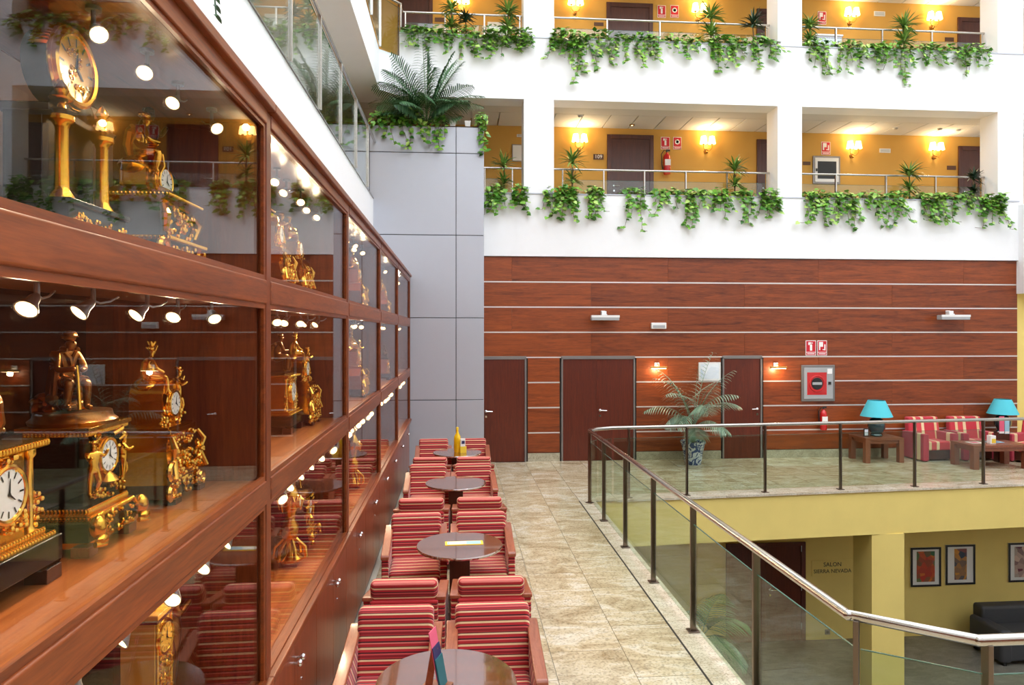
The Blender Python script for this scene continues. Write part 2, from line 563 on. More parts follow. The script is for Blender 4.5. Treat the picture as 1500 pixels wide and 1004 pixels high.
while x < 14:
    for r, (a, b) in enumerate(((11.95, 12.8), (12.8, YW))):
        tile(fl, x, x + 0.6, a, b, 'floor_granite')
    x += 0.6
tile(fl, 1.865, 2.465, 10.9, 11.95, 'floor_granite')
x = 2.465
while x < 14:                                # row cut along the askew edge
    m = MB().prism([(x + .003, max(edgeY(x), 10.43) + .3), (x + .597, edgeY(x + .6) + .3), (x + .597, 11.947), (x + .003, 11.947)], -0.014, 0)
    m.build('tile', 'floor_granite', fl, smooth=False)
    m = MB().prism([(x + .003, edgeY(x) - .03), (x + .597, edgeY(x + .6) - .03), (x + .597, edgeY(x + .6) + .295), (x + .003, edgeY(x) + .295)], -0.03, 0.004)
    m.build('kerb_stone', 'kerb_marble', fl, smooth=False)
    x += 0.6
MB().prism([(1.875, 10.383), (2.12, 10.383), (2.46, edgeY(2.46) - .03), (2.46, edgeY(2.46) + .295), (1.875, 10.89)], -0.014, 0.004).build('kerb_stone', 'kerb_marble', fl, smooth=False)

MB().prism([(2.122, 2.8), (14.4, 2.8), (14.4, 3.2), (2.58, 3.2), (2.122, 3.54)], -0.014, 0.004).build('kerb_stone', 'kerb_marble', fl, smooth=False)
tile(fl, 2.125, 8.3, -4, 2.797, 'floor_granite', name='tile')

# --- lower storey under the void
struct(MB().box(-2, 15, -4.2, 17, ZL - 0.2, ZL).build('floor_lower', 'lower_floor', smooth=False))
lw = MB()
lw.prism([(2.0, 10.40), (2.36, edgeY(2.36)), (14.5, edgeY(14.5)), (14.5, edgeY(14.5) + .35), (2.36, edgeY(2.36) + .35), (2.0, 10.75)], -0.74, -0.03)
struct(lw.build('beam_lower', 'pale_yellow', smooth=False))
xp0, xp1 = PX(1270, 10.9), PX(1317, 10.9)
struct(MB().box(xp0, xp1, edgeY(xp0) + .015, edgeY(xp0) + .55, ZL, -0.74).build('pillar_lower', 'pale_yellow', smooth=False))
YLW = 12.8
wl = struct(MB().box(-2, 15, YLW, YLW + .2, ZL, -0.41).build('wall_lower', 'pale_yellow', smooth=False))
struct(MB().box(2.0, 14.5, edgeY(14.5) + .3, YLW, -0.78, -0.74).build('ceiling_lower', 'pale_yellow', smooth=False))
struct(MB().box(-2.2, -2, -4.2, 17, ZL, -0.4).build('wall_lower_left', 'pale_yellow', smooth=False))

# --- panelled far wall with metal strips
wf = struct(MB().box(-12, XR, YW + .02, YW + .3, -0.1, 4.16).build('wall_far', 'joint_dark', smooth=False))
DOORS = [(PX(700, YW), PX(771, YW)), (PX(822, YW), PX(930, YW)), (PX(1058, YW), PX(1116, YW))]
ZS = [EYE + 0.506 * k for k in range(-4, 3)]           # strip heights
ZTOP = 4.125
segs_low = [(DOORS[0][1], DOORS[1][0]), (DOORS[1][1], DOORS[2][0]), (DOORS[2][1], XR)]
def planks(z0, z1, xa, xb, off):
    cuts = [xa] + [off + 3.2 * k for k in range(6) if xa + .25 < off + 3.2 * k < xb - .25] + [xb]
    for a, b in zip(cuts[:-1], cuts[1:]):
        MB().box(a + .002, b - .002, YW, YW + .03, z0 + .012, z1 - .012).build('panel', 'wall_wood', wf, smooth=False)
for k, z0 in enumerate([0.165] + ZS):
    z1 = (ZS + [ZTOP])[k]
    off = 1.09 if k % 2 else 2.7
    if z1 < 2.2:
        for a, b in segs_low: planks(z0, z1, a + .03, b - .03 if b < XR else b, off)
    else:
        planks(z0, z1, -1.5, XR, off)
for z in ZS:
    if z < 2.05:
        for a, b in segs_low: MB().box(a + .03, b - (.03 if b < XR else 0), YW - .006, YW + .02, z - .013, z + .013).build('metal_strip', 'strip_metal', wf, smooth=False)
    else:
        MB().box(-1.5, XR, YW - .006, YW + .02, z - .013, z + .013).build('metal_strip', 'strip_metal', wf, smooth=False)
for i, (a, b) in enumerate(segs_low):
    struct(MB().box(a + .03, b - .03, YW - .012, YW + .03, 0, 0.165).build('baseboard_far_%d' % (i + 1), 'skirt_granite', smooth=False))
def lever(parent, x, y, z, s):
    h = MB()
    h.lathe([(.026, 0), (.026, .008), (.011, .012), (.011, .05)], (x, y, z), 12, 'Y')
    h.v = [(p[0], 2 * y - p[1], p[2]) for p in h.v]
    h.tube([(x, y - .05, z), (x + s * .05, y - .055, z), (x + s * .13, y - .05, z - .004)], [.011, .01, .009], 8)
    h.box(x - .017, x + .017, y - .008, y, z - .13, z - .09)
    return h.build('handle', 'chrome', parent)
ZD = 2.085
for i, (a, b) in enumerate(DOORS):
    fr = MB().box(a, a + .035, YW - .02, YW + .03, 0, ZD).box(b - .035, b, YW - .02, YW + .03, 0, ZD).box(a, b, YW - .02, YW + .03, ZD - .03, ZD + .035)
    d = struct(fr.build('door_%d' % (i + 1), 'frame_grey', bevel=.004))
    if i == 1:
        mid = PX(874, YW)
        for (p, q) in ((a + .037, mid - .002), (mid + .002, b - .037)):
            MB().box(p, q, YW + .0, YW + .03, .006, ZD - .032).build('door_leaf', 'door_wood', d, smooth=False)
        lever(d, mid + .07, YW, 1.02, 1)
    else:
        MB().box(a + .037, b - .037, YW, YW + .03, .006, ZD - .032).build('door_leaf', 'door_wood', d, smooth=False)
        lever(d, (PX(712, YW) if i == 0 else b - .1), YW, 1.02, 1 if i == 0 else -1)

# --- white facade with two galleries
MBF = MB()
MBF.box(-2.6, XR + .1, YF, YF + .45, 4.125, 5.37)
MBF.box(-1.14, 14.5, YF, YF + .45, CE1, 8.50)
MBF.box(-2.6, 14.5, YF, YF + .45, CE2, 11.65)
for a, b in PIL: MBF.box(a, b, YF + .001, YF + .5, 5.36, 13.4)
fac = struct(MBF.build('wall_facade', 'white', smooth=False))
struct(MB().box(XR - .02, 14.5, YF - .35, YF + .45, 3.42, 5.30).build('wall_facade_right', 'white', smooth=False))
struct(MB().box(XR - .01, 14.5, YF + .1, YF + .3, 0, 3.42).build('wall_right_end', 'pale_yellow', smooth=False))
for z, nm in ((5.37, 'trim_1'), (8.50, 'trim_2')):
    struct(MB().box(-1.14 if z > 6 else .5, 14.5 if z > 6 else XR, YF - .015, YF + .1, z, z + .022).build(nm, 'clad', smooth=False))
for n, (z0, z1) in enumerate(((4.6, FL1), (CE1 + .16, FL2), (CE2 + .16, 11.2))):
    struct(MB().box(-6, 14.5, YF + .45, YB + .2, z0, z1).build('floor_gallery_%d' % (n + 1), 'soffit', smooth=False))
wy = struct(MB().box(-6, 14.5, YB, YB + .2, 4.6, 13).build('wall_gallery', 'ochre', smooth=False))
for n, zc in enumerate((CE1, CE2)):
    ce = struct(MB().box(-6, 14.5, YF + .45, YF + .85, zc, zc + .16).build('ceiling_gallery_%d' % (n + 1), 'soffit', smooth=False))
    x = -3.0
    pm = MB().box(-.289, .289, YF + .87, YB - .004, zc + .002, zc + .03).mesh('ceiling_panel', 'soffit', False)
    while x < 14:
        inst(pm, 'ceiling_panel', ce, (x, 0, 0)); x += .6
for n, zf in enumerate((FL1, FL2)):
    struct(MB().box(-3.4, 14.5, YB - .012, YB, zf, zf + .14).build('baseboard_gallery_%d' % (n + 1), 'corridor_door', smooth=False))

# --- left gallery (above the cabinets), chamfered into the far facade
struct(MB().prism([(-3.4, -4), (XL, -4), (XL, 12.86), (-3.4, 12.86)], 3.70, 5.08).build('wall_left_band', 'white', smooth=False))
struct(MB().prism([(-3.4, -4), (-1.50, -4), (-1.50, 13.28), (-1.14, YF + .001), (-1.14, YF + .46), (-3.4, YF + .46)], CE1, 8.05).build('wall_left_upper', 'white', smooth=False))
struct(MB().box(-3.6, -3.4, -4, YB, 5.0, 13).build('wall_left_gallery', 'ochre', smooth=False))
struct(MB().prism([(-3.4, -4), (-1.50, -4), (-1.50, 13.28), (-1.14, YF), (-1.14, YF + .46), (-3.4, YF + .46)], CE2, 11.65).build('wall_left_top', 'white', smooth=False))
# rest of the atrium, outside the picture: right and rear walls, glazed roof bars
struct(MB().box(14.5, 14.7, -4, YB + .2, ZL, 13.4).build('wall_right', 'white', smooth=False))
struct(MB().box(-12, 14.7, -4.2, -4, 4.1, 13.4).build('wall_rear', 'white', smooth=False))
struct(MB().box(-12, 14.7, -4.2, -4, ZL, 4.1).build('wall_rear_unseen_dark', 'wall_wood', smooth=False))  # unseen; wood finish invented to darken the reflection in the railing glass
rb = MB()
for i in range(8): rb.box(-1.5 + i * 2.25, -1.38 + i * 2.25, -4, YF, 13.3, 13.5)
for i in range(6): rb.box(-3.4, 14.6, -3.5 + i * 3.3, -3.38 + i * 3.3, 13.32, 13.48)
struct(rb.build('ceiling', 'white', smooth=False))
struct(MB().box(-3.6, -1.4, -4, YB + .2, 13.2, 13.4).box(-3.6, 14.6, YF, YB + .2, 13.2, 13.4).build('ceiling_gallery_top', 'white', smooth=False))

# --- lobby seen through the cabinets
struct(MB().box(-12.2, -12, -4, 30, 0, 5).build('wall_lobby', 'lobby_wood', smooth=False))
struct(MB().box(-12, XL - 1.8, -4, 30, 4.7, 4.95).build('ceiling_lobby', 'soffit', smooth=False))
struct(MB().box(-12, -3.5, YW + .3, YW + .5, 0, 5).build('wall_lobby_end', 'lobby_wood', smooth=False))
struct(MB().box(-12, XB - .1, 1, YW, -.01, 0.004).build('floor_lobby', 'lower_floor', smooth=False))
struct(MB().box(-11.99, -11.9, -4, YW, 0.004, .45).build('baseboard_lobby', 'skirt_granite', smooth=False))
lx = PX(126, 5.5)
struct(MB().box(lx, XB - .02, 5.5, 5.6, 0, 3.05).build('wall_lobby_partition', 'lobby_wood', smooth=False))
struct(MB().box(lx, XB - .02, 5.5, 5.6, 3.05, 3.69).build('wall_lobby_partition_upper', 'ochre', smooth=False))

# --- grey clad lift tower
XT0, XT1, YT, ZT = -1.63, PX(709, 12.86), 12.86, 6.46
tw = struct(MB().box(XT0 - .9, XT1 - .012, YT + .012, YF - .001, 0, ZT - .01).build('pillar_tower', 'clad_dark', smooth=False))
xs = [XT0 - .9, XT0 + .0, PX(668, YT), XT1]
zs = [0] + [PZ(py, 0.2, YT) for py in (586, 466, 345, 225)] + [ZT]
for a, b in zip(xs[:-1], xs[1:]):
    for c, d in zip(zs[:-1], zs[1:]):
        MB().box(a + (.006 if a > xs[1] - .01 else 0), b - .006, YT, YT + .03, c + .007, d - .007).build('cladding_panel', 'clad', tw, bevel=.003)
for c, d in zip(zs[:-1], zs[1:]):
    MB().box(XT1 - .03, XT1, YT + .032, YF - .002, c + .007, d - .007).build('cladding_panel', 'clad', tw, bevel=.003)
MB().box(XT0 - .88, XT1 - .02, YT + .03, YF - .02, ZT - .01, ZT + .02).build('planter_soil', 'soil', tw, smooth=False)

# ================================================================== DISPLAY CABINETS
POSTS = [0.93, 3.25, 5.57, 7.89, 10.21, 12.78]
ROWS = [(0.99, 1.81), (1.92, 2.73), (2.84, 3.56)]
CABN = ['nearest the camera end', 'second', 'third', 'fourth', 'by the grey tower']
CABL = ['wood framed glass display cabinet holding the black column clock and seated soldier clock',
        'wood framed glass display cabinet between the soldier clock cabinet and the third cabinet',
        'wood framed glass display cabinet in the middle of the cabinet row',
        'wood framed glass display cabinet beside the bare-topped bar table',
        'wood framed glass display cabinet at the end against the grey tower']
door_me = {}
for b in range(5):
    y0, y1 = POSTS[b], POSTS[b + 1]
    L = y1 - y0
    c = thing('display_cabinet', CABL[b], 'cabinet', (XC, y0, 0), 0, 'glazed display cabinets along the wall')
    D_ = XC - XB
    # carcass: plinth, base box, shelves, partition, top
    MB().box(-D_, -.03, 0, L, 0, .10).build('plinth', 'dark_wood', c, smooth=False)
    MB().box(-D_, -.026, 0, L, .10, .95).build('base_unit', 'cab_door', c, smooth=False)
    MB().box(-D_, -.014, 0, L, .95, .985).build('shelf', 'shelf_wood', c, smooth=False)
    MB().box(-D_, -.03, .0, L, 1.83, 1.92).build('shelf', 'shelf_wood', c, smooth=False)
    MB().box(-D_, -.03, .0, L, 2.75, 2.84).build('shelf', 'shelf_wood', c, smooth=False)
    MB().box(-D_, -.03, 0, L, 3.56, 3.64).build('top_panel', 'cab_y', c, smooth=False)
    for (za, zb) in ROWS:
        MB().box(-D_, -.03, L - .035, L - .002, za, zb).build('partition', 'cab_z', c, smooth=False)
    if b == 0:
        for (za, zb) in ROWS: MB().box(-D_, -.03, .0, .03, za, zb).build('partition', 'cab_z', c, smooth=False)
    # front frame
    ends = [L - .035, L + .035]
    MB().box(-.03, .012, L - .036, L + (.034 if b < 4 else 0), .985, 3.62).build('post', 'cab_z', c, bevel=.006)
    if b == 0: MB().box(-.03, .012, -.036, .034, .985, 3.62).build('post', 'cab_z', c, bevel=.006)
    for (za, zb) in ((1.81, 1.92), (2.73, 2.84)):
        MB().box(-.03, .016, .035, L - .037, za, zb).build('rail', 'cab_y', c, bevel=.008)
    MB().box(-.03, .016, .035, L - .037, 3.555, 3.63).build('rail', 'cab_y', c, bevel=.006)
    MB().box(-.05, .045, 0, L, 3.62, 3.665).build('cornice', 'cab_y', c, bevel=.008)
    MB().box(-.06, .04, 0, L, .955, 1.0).build('ledge', 'cab_y', c, bevel=.008)
    # thin inner mouldings round each pane
    for (za, zb) in ROWS:
        g = MB().box(-.016, -.010, .034, L - .036, za, zb).build('glass_pane', 'cab_glass', c, smooth=False)
        m = MB()
        m.box(-.009, .006, .034, L - .036, za, za + .022).box(-.009, .006, .034, L - .036, zb - .022, zb)
        m.box(-.009, .006, .034, .058, za + .022, zb - .022).box(-.009, .006, L - .06, L - .036, za + .022, zb - .022)
        m.build('glazing_bead', 'cab_y', c, smooth=False)
        MB().box(-D_ + .004, -D_ + .010, .034, L - .036, za, zb).build('back_glass', 'cab_glass', c, smooth=False)
    # four cupboard doors with chrome knobs
    for k in range(4):
        a, e = L * k / 4, L * (k + 1) / 4
        d = MB().box(-.026, -.004, a + .003, e - .003, .105, .945).build('cupboard_door', 'cab_door', c, bevel=.003)
        kn = MB()
        ky = e - .035 if k % 2 == 0 else a + .035
        kn.lathe([(.006, 0), (.006, .02), (.017, .026), (.02, .036), (.015, .046), (.004, .05)], (-.004, ky, .80), 12, 'X')
        kn.build('knob', 'chrome', d)
        if k % 2 == 0:
            MB().lathe([(.009, 0), (.009, .004), (.003, .005)], (-.004, e + .16, .62), 10, 'X').build('lock', 'chrome', d)

# ------------------------------------------------------------------ cabinet spotlights
sp = thing('spotlight', 'x', 'lamp', (0, 0, 0))
m = MB().cyl((0, 0, 0), (0, 0, .012), .022, 12).cyl((0, 0, -.05), (0, 0, .002), .007, 8)
m.tube([(0, 0, -.045), (.0, .02, -.052), (.0, .05, -.045), (0, .075, -.03)], .0035, 6)
m.build('bracket', 'lamp_grey', sp)
hd = MB().lathe([(.008, .0), (.014, -.012), (.016, -.03), (.026, -.05), (.028, -.058), (.024, -.056)], (0, 0, -.045), 14)
def tilt(mb, ax, ay, piv):
    Rm = Matrix.Rotation(ax, 3, 'X') @ Matrix.Rotation(ay, 3, 'Y')
    mb.v = [tuple(Rm @ (Vector(p) - Vector(piv)) + Vector(piv)) for p in mb.v]
    return mb
tilt(hd, -.85, .0, (0, 0, -.045)).build('lamp_head', 'lamp_grey', sp)
tilt(MB().lathe([(.0245, -.0565), (.016, -.0585), (.002, -.0595)], (0, 0, -.045), 14), -.85, .0, (0, 0, -.045)).build('bulb', 'bulb', sp, fix=True)
ld = bpy.data.lights.new('spot_beam', 'SPOT')      # each lamp's own light, at its bulb, along its head; the copies take it along
ld.energy = 12; ld.color = (1, .80, .52); ld.spot_size = radians(130); ld.spot_blend = .8; ld.shadow_soft_size = .02
lo = bpy.data.objects.new('spot_beam', ld)
COL.objects.link(lo); lo.parent = sp
lo.location = (0, -.053, -.092); lo.rotation_euler = (-.85, 0, 0)
spot_first = True
ROWN = ['lowest shelf row', 'middle shelf row', 'top shelf row']
for b in range(5):
    L = POSTS[b + 1] - POSTS[b]
    for ri, (za, zb) in enumerate(ROWS):
        for k in range(7):
            yy = POSTS[b] + .22 + k * .305 if b else POSTS[b] + .26 + k * .305
            o = sp if spot_first else copy_tree(sp)
            spot_first = False
            o.location = (XC - .165 - (.02 if k % 2 else 0), yy, (zb + .008) if ri < 2 else 3.548)
            o.rotation_euler = (0, 0, R.uniform(-.7, .9))
            o.scale = (1, 1, 1)
            if ri == 0:
                o.location.x = XC - .072; o.location.z = zb + .012; o.scale = (1.0, 1.0, 1.45)
            tag(o, 'small halogen spotlight under the ceiling of the %s, %s' % (ROWN[ri], ['soldier clock cabinet', 'second cabinet', 'middle cabinet', 'fourth cabinet', 'cabinet at the grey tower'][b]),
                'lamp', 'spotlights of the %s in cabinet %s' % (ROWN[ri], 'one two three four five'.split()[b]))

# ================================================================== CLOCKS
BASE = {  # joint: (x forward, y left, z up), unit figure about 1.7 tall, pelvis at origin
 'pelvis': (0, 0, 0), 'belly': (0, 0, .16), 'chest': (.01, 0, .36), 'neck': (.01, 0, .53), 'jaw': (.05, 0, .63), 'head': (.03, 0, .72),
 'hipL': (0, .09, -.03), 'kneeL': (.0, .10, -.46), 'ankL': (-.02, .10, -.86), 'toeL': (.12, .11, -.90),
 'hipR': (0, -.09, -.03), 'kneeR': (.0, -.10, -.46), 'ankR': (-.02, -.10, -.86), 'toeR': (.12, -.11, -.90),
 'shL': (0, .17, .46), 'elL': (0, .24, .18), 'haL': (.05, .25, -.08),
 'shR': (0, -.17, .46), 'elR': (0, -.24, .18), 'haR': (.05, -.25, -.08)}
RAD = {'pelvis': .13, 'belly': .12, 'chest': .15, 'neck': .055, 'jaw': .07, 'head': .10, 'hip': .11, 'knee': .075, 'ank': .05, 'toe': .04,
       'sh': .07, 'el': .055, 'ha': .04}
EDG = [('pelvis', 'belly'), ('belly', 'chest'), ('chest', 'neck'), ('neck', 'jaw'), ('jaw', 'head'), ('chest', 'shL'), ('shL', 'elL'), ('elL', 'haL'),
       ('chest', 'shR'), ('shR', 'elR'), ('elR', 'haR'), ('pelvis', 'hipL'), ('hipL', 'kneeL'), ('kneeL', 'ankL'), ('ankL', 'toeL'),
       ('pelvis', 'hipR'), ('hipR', 'kneeR'), ('kneeR', 'ankR'), ('ankR', 'toeR')]
POSES = {
 'seated': {'kneeL': (.36, .14, .0), 'ankL': (.34, .14, -.42), 'toeL': (.46, .15, -.45), 'kneeR': (.34, -.16, .02), 'ankR': (.28, -.17, -.40), 'toeR': (.40, -.19, -.44),
            'chest': (.06, 0, .36), 'neck': (.10, 0, .53), 'jaw': (.16, 0, .60), 'head': (.14, 0, .70), 'shL': (.06, .18, .46), 'shR': (.06, -.18, .46),
            'elL': (.16, .24, .20), 'haL': (.36, .04, .20), 'elR': (.16, -.24, .20), 'haR': (.38, -.06, .22)},
 'seated_arm_up': {'kneeL': (.34, .16, -.04), 'ankL': (.30, .18, -.44), 'toeL': (.42, .2, -.47), 'kneeR': (.36, -.08, -.02), 'ankR': (.40, -.12, -.42), 'toeR': (.50, -.14, -.46),
            'elL': (.10, .34, .60), 'haL': (.20, .30, .86), 'elR': (.12, -.28, .22), 'haR': (.32, -.24, .10)},
 'standing': {'kneeL': (.06, .10, -.46), 'haR': (.18, -.14, .10), 'elL': (.02, .30, .30), 'haL': (.14, .34, .52)},
 'cherub': {'kneeL': (.12, .12, -.36), 'ankL': (-.06, .12, -.66), 'toeL': (.04, .13, -.70), 'kneeR': (.0, -.10, -.38), 'ankR': (-.02, -.10, -.72), 'toeR': (.08, -.11, -.76),
            'elL': (.05, .32, .36), 'haL': (.1, .42, .56), 'elR': (.16, -.26, .30), 'haR': (.3, -.20, .40), 'head': (.03, 0, .76)},
 'folded': {'elL': (.10, .26, .20), 'haL': (.24, .0, .26), 'elR': (.10, -.26, .22), 'haR': (.24, -.02, .30)}}
FIGC = {}
def fig_mesh(pose, robe=False, fat=1.0):
    key = (pose, robe, fat)
    if key in FIGC: return FIGC[key]
    J = dict(BASE); J.update(POSES.get(pose, {}))
    names = list(J)
    me = bpy.data.meshes.new('figure')
    me.from_pydata([J[n] for n in names], [(names.index(a), names.index(b)) for a, b in EDG], [])
    o = bpy.data.objects.new('figure_tmp', me); COL.objects.link(o)
    sk = o.modifiers.new('s', 'SKIN')
    for i, n in enumerate(names):
        r = RAD.get(n) or RAD.get(n[:-1])
        if robe and n[:-1] in ('hip', 'knee', 'ank'): r *= 1.45
        r *= fat
        me.skin_vertices[0].data[i].radius = (r, r)
        me.skin_vertices[0].data[i].use_root = (n == 'pelvis')
    ss = o.modifiers.new('u', 'SUBSURF'); ss.levels = 2; ss.render_levels = 2
    dg = bpy.context.evaluated_depsgraph_get(); dg.update()
    ev = bpy.data.meshes.new_from_object(o.evaluated_get(dg))
    bpy.data.objects.remove(o)
    ev.shade_smooth()
    FIGC[key] = ev
    return ev
def statue(parent, pose, mat, loc, s, rz=0.0, robe=False, fat=1.0, extras=None, name='statue'):
    me = fig_mesh(pose, robe, fat).copy()
    me.materials.clear(); me.materials.append(MATS[mat])
    o = bpy.data.objects.new(name, me)
    COL.objects.link(o); o.parent = parent; o.location = loc; o.scale = (s, s, s); o.rotation_euler = (0, 0, rz)
    J = dict(BASE); J.update(POSES.get(pose, {}))
    h = J['head']; n = MB()                       # face, hair, small folds: a child of the statue
    n.ell((h[0] - .02, h[1], h[2] + .045), (.105, .10, .075), 10, 6)
    n.ell((h[0] + .085, h[1], h[2] - .035), (.022, .018, .028), 6, 4)
    for k in range(7):
        w = k * 2 * pi / 7
        n.ell((h[0] - .05 + .07 * cos(w), .08 * sin(w), h[2] + .06), .038, 6, 4)
    n.build('hair', mat, o)
    f = MB()
    if robe:
        for k in range(9):
            y = -.16 + .04 * k
            kx = J['kneeL'][0]
            f.tube([(-.02, y * .8, .05), (kx * .6, y * 1.0, .04), (kx + .02, y * 1.15, -.06), (kx + .05, y * 1.3, -.3), (kx - .02, y * 1.5, -.48)], [.03, .045, .04, .035, .03], 6)
    f.tube([(-.10, -.15, .46), (-.13, 0, .40), (-.16, .05, .1), (-.14, .02, -.12)], [.05, .09, .10, .05], 8)
    f.build('drapery', mat, o)
    return o
def dial(parent, c, r, ring='gold', face='dial_white', thick=.02, sy=1.0):
    """round clock dial on a face looking +X"""
    x, y, z = c
    MB().torus((x + thick, y, z), r * 1.08, r * .13, 'X', 32, 8, sy).torus((x + thick * .5, y, z), r * 1.2, r * .07, 'X', 32, 6, sy).lathe([(r * 1.16, 0), (r * 1.16, thick)], (x, y, z), 32, 'X').build('bezel', ring, parent)
    fo = MB().lathe([(r, thick), (r, thick + .003)], (x, y, z), 32, 'X').build('dial', face, parent)
    t = MB()
    for k in range(12):
        w = k * pi / 6
        cy, cz = y + r * .78 * sin(w), z + r * .78 * cos(w)
        dy, dz = sin(w) * r * .13, cos(w) * r * .13
        px_, pz_ = cos(w) * r * .035, -sin(w) * r * .035
        xx = x + thick + .0045
        t.add([(xx, cy - dy - px_, cz - dz - pz_), (xx, cy - dy + px_, cz - dz + pz_), (xx, cy + dy + px_, cz + dz + pz_), (xx, cy + dy - px_, cz + dz - pz_)], [(0, 1, 2, 3)])
    xx = x + thick + .006
    t.tube([(xx, y, z), (xx, y + r * .05, z + r * .62)], [r * .04, r * .015], 5)
    t.tube([(xx, y, z), (xx, y + r * .34, z - r * .26)], [r * .05, r * .02], 5)
    t.ell((xx, y, z), (.003, r * .08, r * .08), 8, 4)
    t.build('hands', 'ink', fo)
def scrolls(mb, c, sy, sz, n, rng, x_out=.02, r=.006):
    """cast relief on a face looking +X: spirals, leaves and berries"""
    for k in range(n):
        y = c[1] + rng.uniform(-sy, sy) / 2; z = c[2] + rng.uniform(-sz, sz) / 2
        R0 = rng.uniform(.35, .8) * min(sy, sz) * .22; ph = rng.uniform(0, 6.28); d = rng.choice((-1, 1))
        pts = []
        for i in range(9):
            t = i / 8; w = ph + d * t * 5.2; q = R0 * (1 - .8 * t)
            pts.append((c[0] + x_out * (.4 + .5 * t), y + q * cos(w), z + q * sin(w)))
        mb.tube(pts, [r * (1.1 - .5 * i / 8) for i in range(9)], 6)
        mb.ell((c[0] + x_out * .9, y, z), (r * 1.3, r * 1.4, r * 1.4), 6, 4)
        w = rng.uniform(0, 6.28)
        mb.ell((c[0] + x_out * .4, y + R0 * cos(w), z + R0 * sin(w)), (r, r * rng.uniform(1, 2.4), r * rng.uniform(1, 2.4)), 6, 4)
def beads(mb, x, y0, y1, z, r, n):
    for k in range(n): mb.ell((x, y0 + (y1 - y0) * (k + .5) / n, z), r, 6, 4)
def band(mb, d, w, z0, z1, fl=0.0, n=22):
    """moulded band with a fluted edge round the front and the two sides"""
    mb.box(-d / 2, d / 2, -w / 2, w / 2, z0, z1)
    if fl:
        zc, rz = (z0 + z1) / 2, (z1 - z0) / 2
        for k in range(n): mb.ell((d / 2, -w / 2 + w * (k + .5) / n, zc), (fl, w / n * .45, rz * .9), 6, 4)
        m_ = max(4, int(n * d / w))
        for s in (-1, 1):
            for k in range(m_): mb.ell((-d / 2 + d * (k + .5) / m_, s * w / 2, zc), (d / m_ * .45, fl, rz * .9), 6, 4)

def clock_soldier(loc, label):
    c = thing('mantel_clock', label, 'clock', loc)
    c.scale = (.9, .9, .9)
    for x, y in ((.10, -.14), (.10, .14), (-.1, -.14), (-.1, .14)):
        MB().box(x - .03, x + .03, y - .03, y + .03, 0, .035).build('support_block', 'block_wood', c, bevel=.002)
    MB().box(-.12, .10, -.13, .13, .02, .06).build('gilt_underframe', 'gold', c)
    MB().box(-.14, .13, -.17, .17, .05, .115).build('base', 'black_marble', c, bevel=.004)
    m = MB(); band(m, .25, .31, .115, .135, .007, 26); band(m, .22, .28, .135, .158, .006, 24); m.build('base_moulding', 'gold', c)
    MB().box(-.10, .09, -.125, .125, .158, .40).build('body', 'black_marble', c, bevel=.003)
    m = MB(); band(m, .22, .28, .40, .418, .006, 24); m.box(-.12, .12, -.15, .15, .418, .432); m.build('cornice', 'gold', c, bevel=.002)
    MB().lathe([(.135, 0), (.14, .012), (.125, .025), (.12, .045)], (-.01, 0, .432), 24).build('statue_base', 'bronze', c)
    dial(c, (.09, 0, .315), .055)
    m = MB(); rg = random.Random(3)
    scrolls(m, (.09, 0, .19), .22, .05, 16, rg, .03, .006)
    scrolls(m, (.125, 0, .085), .30, .07, 16, rg, .02, .006)
    for s in (-1, 1):
        m.tube([(.10, s * .05, .385), (.115, s * .085, .40), (.12, s * .095, .375), (.11, s * .075, .36)], [.01, .012, .01, .006], 8)
        m.ell((.15, s * .155, .10), (.03, .028, .04), 10, 6); m.ell((.165, s * .155, .06), (.02, .03, .02), 8, 5)
        m.tube([(.16, s * .12, .05), (.175, s * .155, .045), (.16, s * .19, .05)], .01, 8)
    m.lathe([(.02, 0), (.045, .012), (.03, .03), (.012, .05)], (.10, 0, .215), 12)
    m.build('gilt_mounts', 'gold', c)
    for s in (-1, 1):
        statue(c, 'cherub', 'gold', (.11, s * .105, .285), .115, s * .5, fat=1.1, name='cherub')
    st = statue(c, 'seated', 'bronze', (-.04, 0, .58), .21, -.45, fat=1.12)
    rk = MB(); rq = random.Random(12)
    for k in range(34):
        a = rq.uniform(0, 6.28); q = rq.uniform(.0, .075)
        rk.ell((-.06 + q * cos(a), .01 + 1.15 * q * sin(a), .475 + rq.uniform(0, .075) * (1 - q * 7)), (rq.uniform(.016, .034), rq.uniform(.016, .034), rq.uniform(.014, .03)), 7, 5)
    rk.build('rock', 'bronze', c)
    ct = MB()
    for k in range(11):
        w = pi * .42 + k * pi * 1.16 / 10
        ct.tube([(.05 + .10 * cos(w), .17 * sin(w), .47), (.02 + .15 * cos(w), .19 * sin(w), .25), (.0 + .19 * cos(w), .21 * sin(w), .0), (.0 + .24 * cos(w), .24 * sin(w), -.22)], [.04, .06, .06, .045], 7)
    for s in (-1, 1):
        for k in range(4): ct.torus((.05 + .02 * k, s * (.21 + .008 * k), .38 - .05 * k), .062, .016, 'Z', 14, 6)
        ct.tube([(.14, s * .10, .50), (.17, s * .03, .40), (.16, 0, .28)], [.035, .04, .03], 7)
        for k in range(3): ct.torus((.20 + .05 * k, s * (.12 + .01 * k), .0), .098 - .008 * k, .018, 'X', 14, 6)
    ct.tube([(.20, -.10, .54), (.12, -.14, .56), (.05, -.1, .57), (.05, .1, .57), (.12, .14, .56), (.2, .1, .54)], .03, 7)
    ct.build('greatcoat', 'bronze', st)
    m = MB().lathe([(.125, -.01), (.13, .0), (.11, .015), (.10, .06), (.07, .09), (.0, .10)], (.13, 0, .765), 14)
    m.build('cap', 'bronze', st)
    MB().tube([(.50, -.1, -.45), (.40, -.06, .1), (.36, -.05, .28)], [.035, .025, .02], 8).build('rifle', 'gold', st)
    return c
